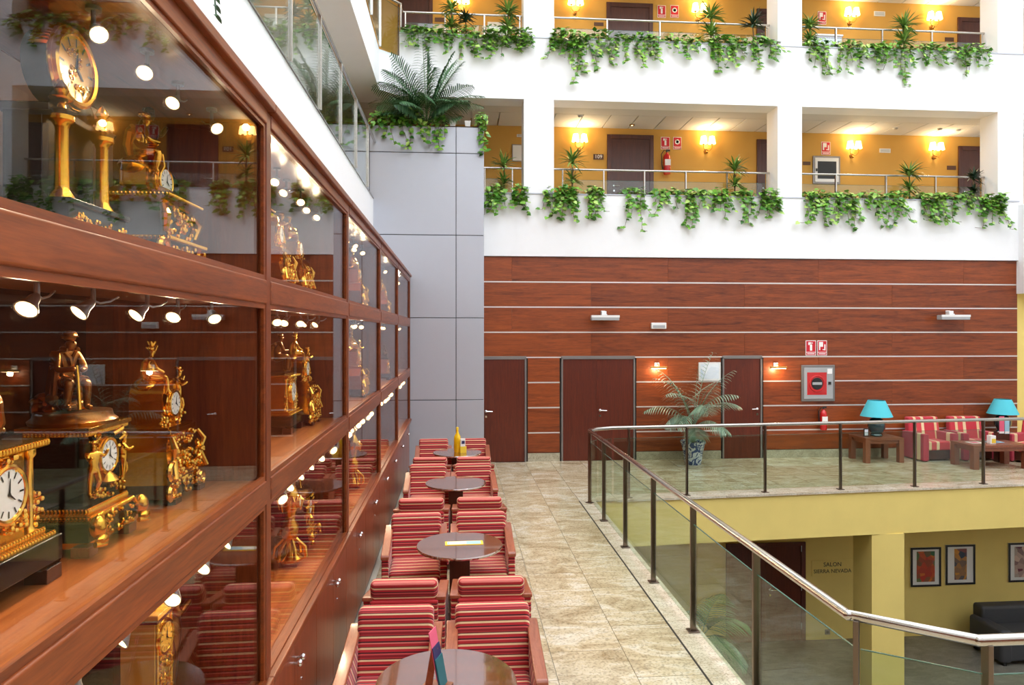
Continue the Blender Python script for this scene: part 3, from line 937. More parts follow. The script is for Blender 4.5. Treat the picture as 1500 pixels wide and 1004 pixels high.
def clock_couple(loc, label, body='gold', fig='gold_bright', figs=2, w=.30, sc=1.0):
    """waisted gilt base with heavy scrollwork, drum dial and figures on top"""
    c = thing('mantel_clock', label, 'clock', loc)
    c.scale = (sc, sc, sc)
    rg = random.Random(int(loc[1] * 100))
    for x, y in ((.09, -w * .42), (.09, w * .42)):
        MB().box(x - .025, x + .025, y - .03, y + .03, 0, .02).build('support_block', 'dark_wood', c)
    MB().box(-.13, .09, -w / 2, w / 2, .02, .075).build('base', 'dark_wood', c)
    m = MB()
    m.frustum((-.02, 0, .075), (.22, w * 1.0), (.21, w * .92), .035).frustum((-.02, 0, .11), (.21, w * .92), (.16, w * .74), .09).frustum((-.02, 0, .20), (.16, w * .74), (.18, w * .80), .07)
    m.build('body', body, c, smooth=False)
    m = MB(); m.box(-.12, .085, -w * .43, w * .43, .27, .29); m.box(-.11, .075, -w * .41, w * .41, .29, .30); m.build('cornice', 'gold', c, bevel=.003)
    m = MB()
    scrolls(m, (.085, 0, .06), w * 1.05, .075, 26, rg, .03, .007)
    scrolls(m, (.085, 0, .15), w * .95, .10, 34, rg, .03, .007)
    scrolls(m, (.06, 0, .24), w * .78, .05, 16, rg, .03, .006)
    for s in (-1, 1):
        m.torus((.10, s * w * .50, .13), .03, .011, 'X', 18, 6); m.torus((.10, s * w * .52, .045), .026, .011, 'X', 18, 6)
        m.tube([(.09, s * w * .44, .26), (.11, s * w * .5, .22), (.10, s * w * .44, .17), (.12, s * w * .54, .1)], [.008, .014, .012, .01], 8)
    m.tube([(.11, -w * .5, .098), (.11, w * .5, .098)], .007, 8)
    m.build('scrollwork', 'gold_bright', c)
    MB().box(-.10, .03, -.075, .075, .30, .43).lathe([(.07, -.10), (.07, .03)], (0, 0, .42), 20, 'X').build('drum', body, c)
    dial(c, (.03, 0, .385), .047, 'gold_bright')
    m = MB(); scrolls(m, (.02, -.07, .33), .08, .07, 8, rg, .03, .006); scrolls(m, (.02, .07, .33), .10, .06, 8, rg, .03, .006)
    m.ell((-.05, 0, .46), (.06, .08, .04), 10, 6); m.build('mounts', 'gold_bright', c)
    st = statue(c, 'seated_arm_up', fig, (-.03, -.04, .50), .15, .5, True)
    if figs > 1:
        statue(c, 'cherub', fig, (.03, .085, .415), .14, .2, fat=1.1, name='cherub')
        m = MB()
        for k in range(7):
            a = k * .9
            m.tube([(.03, 0, .80), (.03 + .07 * cos(a), .07 * sin(a), .9), (.03 + .12 * cos(a), .12 * sin(a), .96)], [.04, .045, .012], 6)
        m.build('plumes', fig, st)
    return c
def clock_columns(loc, label):
    c = thing('column_clock', label, 'clock', loc)
    rg = random.Random(4)
    MB().box(-.10, .11, -.17, .17, 0, .13).build('base', 'black_marble', c, bevel=.004)
    MB().box(-.11, .12, -.18, .18, .13, .148).box(-.11, .12, -.18, .18, 0, .018).build('base_moulding', 'black_marble', c, bevel=.004)
    m = MB(); scrolls(m, (.11, -.11, .07), .08, .06, 16, rg, .012, .005); scrolls(m, (.11, .11, .07), .08, .06, 16, rg, .012, .005); scrolls(m, (.11, 0, .07), .09, .06, 14, rg, .012, .005)
    m.build('gilt_mounts', 'gold', c)
    MB().box(-.09, .02, -.14, .14, .148, .40).build('back_panel', 'black_marble', c, bevel=.003)
    for s in (-1, 1):
        col = MB().lathe([(.036, 0), (.034, .012), (.022, .03), (.020, .04), (.018, .21), (.022, .225), (.034, .235), (.034, .248)], (.06, s * .115, .148), 18)
        col.build('column', 'gold', c)
        MB().lathe([(.034, 0), (.042, .01), (.03, .018)], (.06, s * .115, .396), 16).build('capital', 'black_marble', c)
        f = MB().lathe([(.016, 0), (.01, .02), (.03, .03), (.034, .036), (.012, .045), (.02, .06), (.014, .075), (.002, .09)], (.06, s * .115, .412), 14)
        f.build('finial', 'gold', c)
    MB().box(-.10, .05, -.16, .16, .40, .425).build('entablature', 'black_marble', c, bevel=.004)
    m = MB()
    for s in (-1, 1):
        m.torus((.03, s * .075, .455), .026, .012, 'X', 18, 8)
        m.box(-.08, .03, s * .05 - .03, s * .05 + .03, .425, .45)
    m.build('scroll_bracket', 'black_marble', c)
    MB().lathe([(.11, -.06), (.116, -.02), (.116, .02)], (0, 0, .578), 28, 'X').build('drum', 'dark_bronze', c)
    dial(c, (.02, 0, .578), .102, 'gold_bright', 'ochre_marble', .016)
    m = MB(); rg = random.Random(9)
    for k in range(26):
        w = pi * .1 + pi * .8 * k / 25
        m.ell((.0, cos(w) * .122, .578 + sin(w) * .122), (.035, .012, .012), 6, 4)
    scrolls(m, (.038, 0, .578), .09, .11, 16, rg, .004, .003)
    m.build('garland', 'gold', c)
    return c
def clock_bronze_group(loc, label):
    c = thing('mantel_clock', label, 'clock', loc)
    c.scale = (1.1, 1.1, 1.02)
    rg = random.Random(5)
    for y in (-.13, .13): MB().box(.03, .09, y - .03, y + .03, 0, .03).build('support_block', 'block_wood', c)
    MB().box(-.13, .09, -.17, .17, .03, .11).build('base', 'black_marble', c, bevel=.004)
    m = MB(); band(m, .24, .35, .11, .128, .006, 26); m.build('base_moulding', 'gold', c)
    MB().frustum((-.02, 0, .128), (.20, .30), (.17, .25), .13).build('body', 'grey_marble', c, smooth=False)
    m = MB(); m.frustum((-.02, 0, .258), (.19, .28), (.22, .32), .02); band(m, .22, .32, .278, .292, .006, 24); m.frustum((-.02, 0, .292), (.2, .3), (.14, .18), .04); m.build('cornice', 'gold', c)
    m = MB()
    scrolls(m, (.085, 0, .07), .33, .07, 24, rg, .03, .007); scrolls(m, (.08, 0, .19), .24, .10, 26, rg, .02, .006)
    for s in (-1, 1):
        m.torus((.10, s * .17, .08), .032, .012, 'X', 18, 6); m.tube([(.08, s * .12, .25), (.10, s * .15, .21), (.09, s * .13, .15)], [.01, .016, .01], 8)
    m.build('scrollwork', 'gold', c)
    dial(c, (.02, -.01, .36), .05, 'gold_bright')
    MB().lathe([(.062, -.06), (.062, .02)], (0, -.01, .36), 22, 'X').box(-.09, .0, -.08, .08, .30, .40).build('drum', 'gold', c)
    MB().torus((.0, .12, .36), .06, .012, 'X', 24, 8).lathe([(.05, -.01), (.05, .01)], (0, .12, .36), 20, 'X').build('shield', 'dark_bronze', c)
    MB().ell((-.05, -.03, .41), (.06, .09, .04), 10, 6).build('drape', 'gold_bright', c)
    statue(c, 'seated', 'gold', (-.04, -.05, .47), .19, .5, True)
    statue(c, 'standing', 'dark_bronze', (-.05, .06, .52), .19, -.3, False, 1.1)
    return c
def clock_gilt_square(loc, label, sc=1.0):
    c = thing('mantel_clock', label, 'clock', loc)
    c.scale = (sc, sc, sc)
    rg = random.Random(6)
    for y in (-.15, .15):
        MB().box(.06, .12, y - .035, y + .035, 0, .04).build('support_block', 'dark_wood', c, bevel=.002)
        m = MB()
        for k in range(5): m.ell((.10, y - .03 + .015 * k, .05), (.02, .012, .018), 6, 4)
        m.build('lion_foot', 'dark_bronze', c)
    MB().box(-.13, .12, -.19, .19, .05, .12).build('base', 'black_marble', c, bevel=.004)
    m = MB(); band(m, .22, .34, .12, .135, .006, 28); band(m, .19, .30, .135, .15, .005, 26); m.build('base_moulding', 'gold', c)
    MB().box(-.08, .07, -.10, .10, .15, .37).build('body', 'gold', c)
    m = MB()
    for s in (-1, 1):
        m.lathe([(.016, 0), (.012, .01), (.011, .19), (.018, .20), (.018, .22)], (.07, s * .12, .15), 12)
        scrolls(m, (.06, s * .14, .2), .05, .1, 8, rg, .02, .006)
    scrolls(m, (.07, 0, .19), .16, .05, 12, rg, .02, .006); scrolls(m, (.07, 0, .34), .16, .04, 10, rg, .02, .006)
    beads(m, .075, -.08, .08, .36, .006, 16)
    m.build('columns', 'gold_bright', c)
    m = MB(); band(m, .2, .32, .37, .39, .006, 26); m.build('cornice', 'gold', c)
    MB().box(-.07, .06, -.11, .11, .39, .41).build('statue_base', 'black_marble', c)
    dial(c, (.07, 0, .27), .065, 'gold_bright')
    statue(c, 'seated', 'bronze', (-.02, 0, .51), .2, .6, True)
    return c
def clock_portico(loc, label):
    c = thing('portico_clock', label, 'clock', loc)
    rg = random.Random(8)
    MB().box(-.10, .10, -.20, .20, 0, .05).build('base', 'ochre_marble', c, bevel=.003)
    MB().box(-.08, .05, -.15, .0, .05, .50).build('body', 'ochre_marble', c, bevel=.003)
    MB().box(-.09, .07, -.17, .02, .50, .52).box(-.07, .04, -.12, -.03, .52, .56).build('cornice', 'ochre_marble', c, bevel=.003)
    MB().box(-.09, .065, -.165, .015, .485, .50).build('moulding', 'dark_wood', c)
    dial(c, (.05, -.075, .40), .058, 'gold', 'ochre_marble', .01)
    m = MB(); scrolls(m, (.05, -.075, .25), .11, .18, 30, rg, .015, .004); m.tube([(.055, -.14, .06), (.055, -.14, .48)], .005, 6); m.tube([(.055, -.01, .06), (.055, -.01, .48)], .005, 6)
    m.build('gilt_panel', 'gold', c)
    statue(c, 'folded', 'bronze', (.0, .10, .365), .345, .4, True, 1.0)
    return c
def candelabrum(loc, label, h=.7):
    c = thing('gilt_vase_clock', label, 'clock', loc)
    rg = random.Random(2)
    MB().box(-.06, .06, -.07, .07, 0, .03).build('support_block', 'dark_wood', c)
    m = MB().lathe([(.085, .03), (.09, .05), (.05, .09), (.035, .16), (.055, .2), (.06, .27), (.035, .31), (.04, .36), (.065, .42), (.06, .5), (.03, .55), (.04, .6), (.01, .64)], (0, 0, 0), 20)
    m.build('body', 'gold', c)
    m = MB()
    for a in range(6):
        w = a * pi / 3
        m.tube([(.04 * cos(w), .04 * sin(w), .18), (.1 * cos(w), .1 * sin(w), .12), (.11 * cos(w), .11 * sin(w), .05), (.08 * cos(w), .08 * sin(w), .04)], [.012, .014, .012, .008], 6)
        m.tube([(.05 * cos(w), .05 * sin(w), .48), (.085 * cos(w), .085 * sin(w), .45), (.07 * cos(w), .07 * sin(w), .38)], [.008, .012, .006], 6)
    m.build('scroll_arm', 'gold_bright', c)
    dial(c, (.05, 0, .44), .04, 'gold_bright')
    return c
ZR = [r[0] - .005 for r in ROWS]
ZR = [0.985, 1.92, 2.84]
XK = XB + .33
def cy(px, X=XK): return X / tan(ang(px))
clock_columns((XK, cy(92), ZR[2]), 'black marble column clock with large round gilt dial on top')
clock_bronze_group((XK, cy(228), ZR[2]), 'mantel clock with gilt and dark bronze figures on grey marble body')
clock_gilt_square((XK, cy(-45), ZR[1]), 'gilt mantel clock on black base beside the seated soldier clock')
clock_soldier((XK, cy(112), ZR[1]), 'black marble mantel clock with seated bronze soldier holding a rifle')
clock_couple((XK, cy(238), ZR[1]), 'bright gilt mantel clock with plumed woman and child above scrolled base', sc=1.0)
clock_portico((XK, cy(232), ZR[0]), 'ochre marble clock with dark bronze standing figure beside its dial')
clock_couple((XK, cy(75), ZR[0]), 'gilt figure clock standing beside the ochre marble clock', figs=1)
clock_couple((XK, cy(400), ZR[2]), 'tall gilt clock behind the first cabinet post on top shelf', w=.26, sc=1.06)
clock_couple((XK, cy(431), ZR[2]), 'gilt clock with small seated figure on top shelf of second cabinet', figs=1, w=.30, sc=1.0)
clock_gilt_square((XK, cy(410), ZR[1]), 'dark bronze topped gilt clock on middle shelf of second cabinet', 1.0)
clock_couple((XK + .05, cy(440, XK + .05), ZR[1]), 'gilt clock with draped figure on middle shelf near partition', w=.26, sc=1.06)
candelabrum((XK + .06, cy(412), ZR[0]), 'slender gilt vase clock on lowest shelf of second cabinet')
clock_soldier((XK, cy(435), ZR[0]), 'black marble mantel clock on lowest shelf of second cabinet')
clock_couple((XK + .13, cy(521, XK + .13), ZR[2]), 'gilt figure clock on top shelf of middle cabinet', figs=1)
clock_couple((XK + .13, cy(520, XK + .13), ZR[1]), 'gilt figure clock on middle shelf of middle cabinet', sc=1.1)
candelabrum((XK + .14, cy(517, XK + .14), ZR[0]), 'gilt vase clock on lowest shelf of middle cabinet')
clock_gilt_square((XK + .17, cy(563, XK + .17), ZR[1]), 'gilt square clock on middle shelf of fourth cabinet', .75)
clock_couple((XK + .17, cy(562, XK + .17), ZR[2]), 'gilt figure clock on top shelf of fourth cabinet', figs=1, sc=.8)

# ================================================================== RAILINGS
def railing(label, pts, zb, top, post_t, mat_post='steel_dark', glass_m='rail_glass', rr=.028, gt=.86, group=None, gb=.06, skip_rail=False, shoe=True, clamp=.04):
    """pts: plan polyline; post_t: list of (segment, t) posts; one glass pane between neighbouring posts"""
    p0 = Vector((pts[0][0], pts[0][1], zb))
    r = thing('glass_railing', label, 'railing', p0, 0, group)
    P = [Vector((p[0], p[1], 0)) - Vector((p0.x, p0.y, 0)) for p in pts]
    m = MB(); rp = []
    for i, p in enumerate(P):
        rp.append(p + Vector((0, 0, top)))
    m.tube(rp, rr, 14)
    for q in rp[1:-1]: m.ell(q, rr * 1.01, 14, 8)
    m.build('handrail', 'steel', r)
    pos = []
    for s, t in post_t:
        a, b = P[s], P[s + 1]
        pos.append((a + (b - a) * t, (b - a).normalized(), s))
    me = None
    for q, d, s in pos:
        a = math.atan2(d.y, d.x)
        o = MB().box(-.014, .014, -.026, .026, 0, top - rr * .6).build('post', mat_post, r, bevel=.004)
        o.location = q; o.rotation_euler = (0, 0, a)
        if shoe:
            f = MB().box(-.045, .045, -.05, .05, .0, .012).build('base_plate', mat_post, o, bevel=.003)
    for (qa, da, sa), (qb, db, sb) in zip(pos[:-1], pos[1:]):
        mid = [P[k] for k in range(sa + 1, sb + 1)]
        chain = [qa] + [k for k in mid if (k - qa).length > .12 and (k - qb).length > .12] + [qb]
        for a, b in zip(chain[:-1], chain[1:]):
            d = (b - a); L = d.length; d.normalize()
            g = MB().box(.02, L - .02, -.005, .005, gb, gt).build('glass_pane', glass_m, r, smooth=False)
            g.location = a; g.rotation_euler = (0, 0, math.atan2(d.y, d.x))
            e = MB().box(.02, L - .02, -.005, .005, gt, gt + .004).build('pane_edge', 'glass_edge', g, smooth=False)
    return r
XRL = 2.0
def far_rail_y(x): return edgeY(x) + .09
corner = (XRL, 10.25)
pts = [(5.5, 3.12), (2.52, 3.12), (2.06, 3.46), corner, (2.16, 10.42), (2.42, far_rail_y(2.42)), (14.0, far_rail_y(14.0))]
def ytoseg(y): return (y - 3.46) / (10.25 - 3.46)
near_posts = [(0, .35), (0, .985), (1, .93)]
near_posts += [(2, ytoseg(y)) for y in (4.55, 5.78, 6.95, 8.1, 9.26)] + [(3, .05)]
far_posts = []
for px in (921, 1006, 1120.5, 1231, 1340, 1441):
    X = PX(px, 10.85); X = PX(px, far_rail_y(X))
    if X > 2.45: far_posts.append((5, (X - 2.42) / (14 - 2.42)))
railing('steel and glass railing around the open void beside the walkway', pts, 0.004, 1.10, near_posts + far_posts, gt=.93)

# white facade balcony railings
def bal(label, xa, xb, z, n, xs=None):
    L = xb - xa
    railing(label, [(xa, YF + .38), (xb, YF + .38)], z, .60, [(0, t) for t in n], 'steel', 'balcony_glass', .022, .38, gb=.0, shoe=False)
bal('short glass railing above the parapet next to the grey tower', XT1 + .02, PIL[0][0], 5.37, [.05, .75])
bal('glass railing on the lower gallery in front of room 109', PIL[0][1], PIL[1][0] + .0, 5.37, [.05, .235, .42, .61, .80, .985])
bal('glass railing on the lower gallery in front of the hose cabinet', PIL[1][1], PIL[2][0], 5.37, [.01, .22, .48, .74, .985])
bal('glass railing on the upper gallery above the potted tower palm', -1.1, PIL[0][0], 8.5, [.02, .35, .68, .98])
bal('glass railing on the upper gallery with the spiky dark plant', PIL[0][1], PIL[1][0], 8.5, [.01, .25, .49, .74, .985])
bal('glass railing on the upper gallery in front of the white trolley', PIL[1][1], PIL[2][0], 8.5, [.01, .22, .46, .72, .985])
# left gallery railings
ly = [(0, (y + 3.5) / 16.35) for y in [1.0 + 1.35 * k for k in range(9)]]
railing('glass railing on the white left gallery above the cabinets', [(XL + .03, -3.5), (XL + .03, 12.85)], 5.08, 1.06, ly, 'steel', 'balcony_glass', .025, .96, gb=-.02, shoe=False)
railing('glass railing on the upper left gallery with chamfered corner', [(-1.47, 4), (-1.47, 13.25), (-1.12, YF + .04), (-1.12, YF + .38)], 8.05, 1.05, [(0, t) for t in (.1, .3, .5, .7, .85, .99)] + [(1, .98)], 'steel', 'balcony_glass', .025, .95, gb=-.02, shoe=False)
struct(MB().box(XL - .02, XL + .012, -4, 12.85, 5.08, 5.10).build('trim_3', 'frame_grey', smooth=False))

# ================================================================== BAR ARMCHAIRS AND TABLES
def make_chair():
    c = thing('armchair', 'x', 'chair')
    W = .60
    # local: faces -Y, origin on the floor under the middle
    MB().box(-W / 2 + .07, W / 2 - .07, -.29, .22, .07, .27).build('seat_base', 'stripe_bar', c, bevel=.012)
    s = MB().box(-W / 2 + .068, W / 2 - .068, -.31, .16, .27, .42).build('seat_cushion', 'stripe_bar', c, bevel=.035, seg=4)
    b = MB(); y0, y1 = .10, .20
    w = W / 2 - .055
    vs = [(-w, y0, .36), (w, y0, .36), (w, y0 + .12, .34), (-w, y0 + .12, .34), (-w, y1, .80), (w, y1, .80), (w, y1 + .115, .80), (-w, y1 + .115, .80)]
    b.add(vs, [(0, 3, 2, 1), (4, 5, 6, 7), (0, 1, 5, 4), (1, 2, 6, 5), (2, 3, 7, 6), (3, 0, 4, 7)])
    b.build('backrest', 'stripe_bar', c, bevel=.035, seg=4)
    b = MB()
    vs = [(-w, .20, .07), (w, .20, .07), (w, .25, .07), (-w, .25, .07), (-w, .27, .66), (w, .27, .66), (w, .305, .66), (-w, .305, .66)]
    b.add(vs, [(0, 3, 2, 1), (4, 5, 6, 7), (0, 1, 5, 4), (1, 2, 6, 5), (2, 3, 7, 6), (3, 0, 4, 7)])
    b.build('back_panel', 'stripe_bar', c, bevel=.012)
    for sx in (-1, 1):
        xa, xb = sx * (W / 2 - .068), sx * (W / 2 - .004)
        xa, xb = min(xa, xb), max(xa, xb)
        a = MB()
        prof = [(-.30, .07), (-.325, .40), (-.31, .545), (.0, .60), (.27, .655), (.265, .07)]
        n = len(prof)
        a.add([(xa, p[0], p[1]) for p in prof] + [(xb, p[0], p[1]) for p in prof],
              [tuple(range(n)), tuple(range(2 * n - 1, n - 1, -1))] + [(i, n + i, n + (i + 1) % n, (i + 1) % n) for i in range(n)])
        arm = a.build('arm', 'stripe_bar', c, bevel=.01, fix=True)
        cap = MB(); tp = [(-.345, .535), (-.33, .552), (0, .602), (.25, .655), (.29, .655)]
        k = len(tp); V = []
        for x_, dz in ((xa - .006, 0), (xb + .006, 0), (xb + .006, .03), (xa - .006, .03)):
            V.append([(x_ , p[0], p[1] + dz) for p in tp])
        vs = [q for row in V for q in row]
        fs = []
        for r_ in range(4):
            for i in range(k - 1):
                fs.append((r_ * k + i, r_ * k + i + 1, ((r_ + 1) % 4) * k + i + 1, ((r_ + 1) % 4) * k + i))
        fs += [(0, k, 2 * k, 3 * k), (4 * k - 1, 3 * k - 1, 2 * k - 1, k - 1)]
        cap.add(vs, fs)
        cap.build('armrest', 'arm_wood', arm, bevel=.008, fix=True)
    for x_ in (-.25, .25):
        for y_ in (-.25, .20):
            MB().frustum((x_, y_, 0), (.035, .035), (.05, .05), .075).build('leg', 'dark_wood', c, smooth=False)
    return c
chair0 = make_chair(); chair_used = [False]
TBL = [(-.06, 3.73), (.02, 6.13), (-.02, 8.66), (.0, 10.85)]
TN = ['the table with the card holder', 'the table with the flat brochure', 'the bare table', 'the table with the yellow bottle']
def chair(x, y, rz, label):
    o = copy_tree(chair0) if chair_used[0] else chair0
    chair_used[0] = True
    o.location = (x, y, 0); o.rotation_euler = (0, 0, rz)
    tag(o, label, 'chair', 'striped armchairs in the bar')
for i, y in enumerate((4.27, 6.58, 9.13, 11.34)):
    for x, sd in ((-.40, 'cabinet side'), (.23, 'walkway side')):
        chair(x + R.uniform(-.012, .012), y, R.uniform(-.03, .03), 'striped armchair behind %s, %s' % (TN[i], sd))
for i, y in enumerate((5.27, 7.71, 10.14)):
    for x, sd in ((-.375, 'cabinet side'), (.25, 'walkway side')):
        chair(x + R.uniform(-.012, .012), y, pi + R.uniform(-.03, .03), 'striped armchair facing the doors at %s, %s' % (TN[i + 1], sd))
TLAB = ['round dark glossy table carrying the card holder', 'round dark table carrying a flat brochure', 'round dark table with nothing on it', 'round dark table carrying a yellow bottle']
for i, (x, y) in enumerate(TBL):
    t = thing('bar_table', TLAB[i], 'table', (x, y, 0), 0, 'round tables in the bar')
    MB().lathe([(.36, .668), (.382, .678), (.385, .69), (.38, .70)], (0, 0, 0), 64).build('table_top', 'table_wood', t)
    MB().box(-.09, .09, -.09, .09, .03, .668).build('pedestal', 'dark_wood', t, bevel=.004)
    MB().box(-.15, .15, -.15, .15, 0, .03).build('base', 'dark_wood', t, bevel=.006)
ZT_ = .70
# card holder on the first table
h = thing('card_holder', 'brown easel card holder with pink and teal leaflets on a round table', 'card holder', (-.11, 3.68, ZT_), -.35)
MB().box(-.075, .075, -.045, .055, 0, .008).build('foot', 'block_wood', h, bevel=.002)
m = MB(); m.add([(-.06, -.02, .008), (-.02, -.02, .008), (.0, .01, .20), (-.035, .01, .20), (-.06, -.012, .008), (-.02, -.012, .008), (.0, .018, .20), (-.035, .018, .20)], [(0, 1, 2, 3), (7, 6, 5, 4), (0, 4, 5, 1), (1, 5, 6, 2), (2, 6, 7, 3), (3, 7, 4, 0)])
m.build('easel', 'arm_wood', h, fix=True)
def card(nm, mat, x0, x1, z0, z1, th, lean):
    v = []
    for dx in (0, th):
        v += [(x0 + dx, -.045, z0), (x0 + dx, .05, z0), (x1 + dx, .05, z1), (x1 + dx, -.045, z1)]
    MB().add(v, [(0, 1, 2, 3), (7, 6, 5, 4), (0, 4, 5, 1), (1, 5, 6, 2), (2, 6, 7, 3), (3, 7, 4, 0)]).build(nm, mat, h, fix=True)
card('leaflet', 'teal_paper', .036, .006, .006, .16, .006, 0)
card('leaflet', 'navy_paper', .026, -.010, .03, .22, .005, 0)
card('leaflet', 'pink_paper', .018, -.03, .05, .30, .004, 0)
b = thing('brochure', 'flat pale blue brochure with yellow border on a round table', 'brochure', (.06, 6.16, ZT_), .03)
MB().box(-.17, .17, -.055, .055, 0, .004).build('cover', 'yellow_paper', b, smooth=False)
MB().box(-.15, .15, -.042, .042, .004, .0055).build('print', 'blue_paper', b, smooth=False)
MB().box(-.13, .02, -.03, .03, .0055, .0065).build('print', 'paper', b, smooth=False)
b = thing('juice_bottle', 'yellow bottle with orange cap on the round table by the tower', 'bottle', (.0, 10.86, ZT_))
MB().lathe([(.05, 0), (.055, .02), (.055, .20), (.05, .25), (.02, .31), (.018, .36)], (0, 0, 0), 18).build('body', 'juice_yellow', b)
MB().lathe([(.021, .355), (.021, .39), (.015, .395)], (0, 0, 0), 14).build('cap', 'yellow_paper', b)
b = thing('menu_box', 'small yellow and white printed box beside the yellow bottle', 'box', (.09, 10.80, ZT_), .3)
MB().box(-.05, .05, -.02, .02, 0, .10).build('lower_half', 'yellow_paper', b, smooth=False)
MB().box(-.045, .03, -.018, .018, .10, .22).build('card', 'paper', b, smooth=False)
MB().box(-.03, .02, -.0205, -.018, .14, .19).build('print', 'navy_paper', b, smooth=False)

# ================================================================== PLANTS
def heart(mb, p, d, up, s):
    """folded heart-shaped leaf at p, pointing along d"""
    d = d.normalized(); side = d.cross(up)
    if side.length < .1: side = d.cross(Vector((1, 0, 0)))
    side.normalize(); n = side.cross(d)
    w = s * .42
    a = p; t = p + d * s - n * s * .12; m = p + d * s * .45 - n * s * .06
    l1 = p - d * s * .10 + side * w * .62 + n * s * .06; l2 = p + d * s * .38 + side * w + n * s * .05
    r1 = p - d * s * .10 - side * w * .62 + n * s * .06; r2 = p + d * s * .38 - side * w + n * s * .05
    mb.add([a, l1, l2, t, r2, r1, m], [(0, 1, 2, 6), (6, 2, 3), (0, 6, 4, 5), (6, 3, 4)])
def rv(rng, s): return Vector((rng.uniform(-s, s), rng.uniform(-s, s), rng.uniform(-s, s)))
def pothos(label, x0, x1, ytop, z, vines, rng, dens=95, group=None, back=.42, tall=.17, ls=.112, mass=.36):
    """trailing plant on a parapet top: leafy mass over the edge plus hanging vines (x, length)"""
    xc = (x0 + x1) / 2
    o = thing('pothos', label, 'plant', (xc, ytop, z), 0, group)
    w = (x1 - x0) / 2
    st = MB(); lf = MB()
    # short stems in the trough and leaves mounded over it
    for k in range(int(dens * 2.3 * (x1 - x0)) + 14):
        x = rng.uniform(-w, w); y = rng.uniform(-.12, back)
        h = tall * rng.uniform(.1, 1) * (1 - .4 * abs(x) / w)
        if y < 0: h -= rng.random() ** 1.6 * mass
        p = Vector((x, y if y > 0 else min(y, -.04), h + .02))
        heart(lf, p, Vector((rng.uniform(-1, 1), -rng.uniform(.3, 1.2), rng.uniform(-.9, .25))), Vector((0, -.4, 1)), ls * rng.uniform(.7, 1.15))
        if k % 3 == 0: st.tube([(x * .8, max(.05, y * .5), -.0), (p.x, p.y, p.z)], .004, 4)
    for vx, vl in vines:
        p = Vector((vx - xc, -.035, .03)); pts = [Vector((p.x, .06 if back > 0 else -.012, .0)), p.copy()]
        d = Vector((rng.uniform(-.25, .25), -.25, -1)); ln = 0; k = 0
        while ln < vl:
            stp = .055
            d = (d + rv(rng, .22) + Vector((0, 0, -.1))).normalized()
            p = p + d * stp
            p.y = min(max(p.y, -.16), -.03)
            if ln > vl * .82: p.z += stp * .9; p.x += stp * .5 * (1 if vx > xc else -1)
            pts.append(p.copy()); ln += stp; k += 1
            if rng.random() < .85 * (1.15 - .4 * ln / vl):
                heart(lf, p + rv(rng, .015), Vector((rng.choice((-1, 1)) * rng.uniform(.4, 1.2), -rng.uniform(.2, .9), rng.uniform(-.9, .1))), Vector((0, -.8, .6)), ls * rng.uniform(.6, 1.05))
        st.tube(pts, .0045, 5)
    st.build('vine', 'stem_brown', o)
    l = lf.build('foliage', 'pothos_leaf', o); l['kind'] = 'stuff'
    return o
rng = random.Random(11)
def spanx(a, b, Y): return PX(a, Y), PX(b, Y)
Z1, Z2 = 5.39, 8.52
LOW = [ # px0, px1, [(px of vine, px length)], where
 (712, 742, [(716, 42), (728, 40), (722, 30), (735, 28)], 'hanging from the lower gallery ledge next to the grey tower', 95),
 (748, 772, [(752, 30), (764, 40), (768, 28)], 'hanging below the ledge left of the first white pillar', 80),
 (797, 804, [(799, 40)], 'thin strand over the ledge of the first white pillar', 20),
 (810, 846, [(816, 45), (825, 48), (832, 52), (840, 45), (820, 38), (836, 36)], 'dense clump under the spiky plant beside room number 109', 110),
 (857, 884, [(862, 48), (872, 40), (878, 36), (866, 30)], 'clump below the room door, beside the dense clump', 85),
 (912, 945, [(922, 60), (940, 68), (932, 24)], 'two long looping vines below the lower gallery door', 55),
 (955, 998, [(967, 42), (978, 18), (990, 16)], 'flat clump on ledge below the wall extinguisher', 60),
 (1002, 1036, [(1010, 55), (1018, 60), (1028, 40), (1006, 30)], 'clump with curling vine right of the extinguisher', 85),
 (1038, 1070, [(1044, 32), (1056, 42), (1064, 30)], 'clump on ledge left of the pale spiky plant', 85),
 (1078, 1106, [(1086, 50), (1098, 52), (1102, 30)], 'clump under the pale spiky plant', 70),
 (1112, 1142, [(1118, 36), (1128, 40), (1136, 30)], 'clump wrapping the ledge at the second white pillar', 90),
 (1181, 1214, [(1182, 46), (1190, 52), (1200, 56), (1208, 50), (1186, 40)], 'clump below the hose cabinet of the lower gallery', 100),
 (1218, 1254, [(1228, 44), (1238, 50), (1246, 54), (1252, 46), (1224, 30)], 'ragged clump right of the hose cabinet', 90),
 (1260, 1292, [(1268, 20), (1282, 40), (1288, 46)], 'clump below the white ventilation plate', 70),
 (1296, 1336, [(1302, 50), (1316, 48), (1322, 44), (1308, 20)], 'clump with thin vines under the bright spiky plant', 65),
 (1345, 1404, [(1352, 34), (1362, 48), (1374, 50), (1384, 44), (1396, 46), (1368, 40)], 'wide dense clump below the far wall lamp', 110),
 (1408, 1428, [(1414, 24), (1422, 22)], 'small clump beside the wide dense clump', 80),
 (1432, 1470, [(1440, 40), (1448, 54), (1456, 56), (1464, 44)], 'clump with long ends by the third white pillar', 100)]
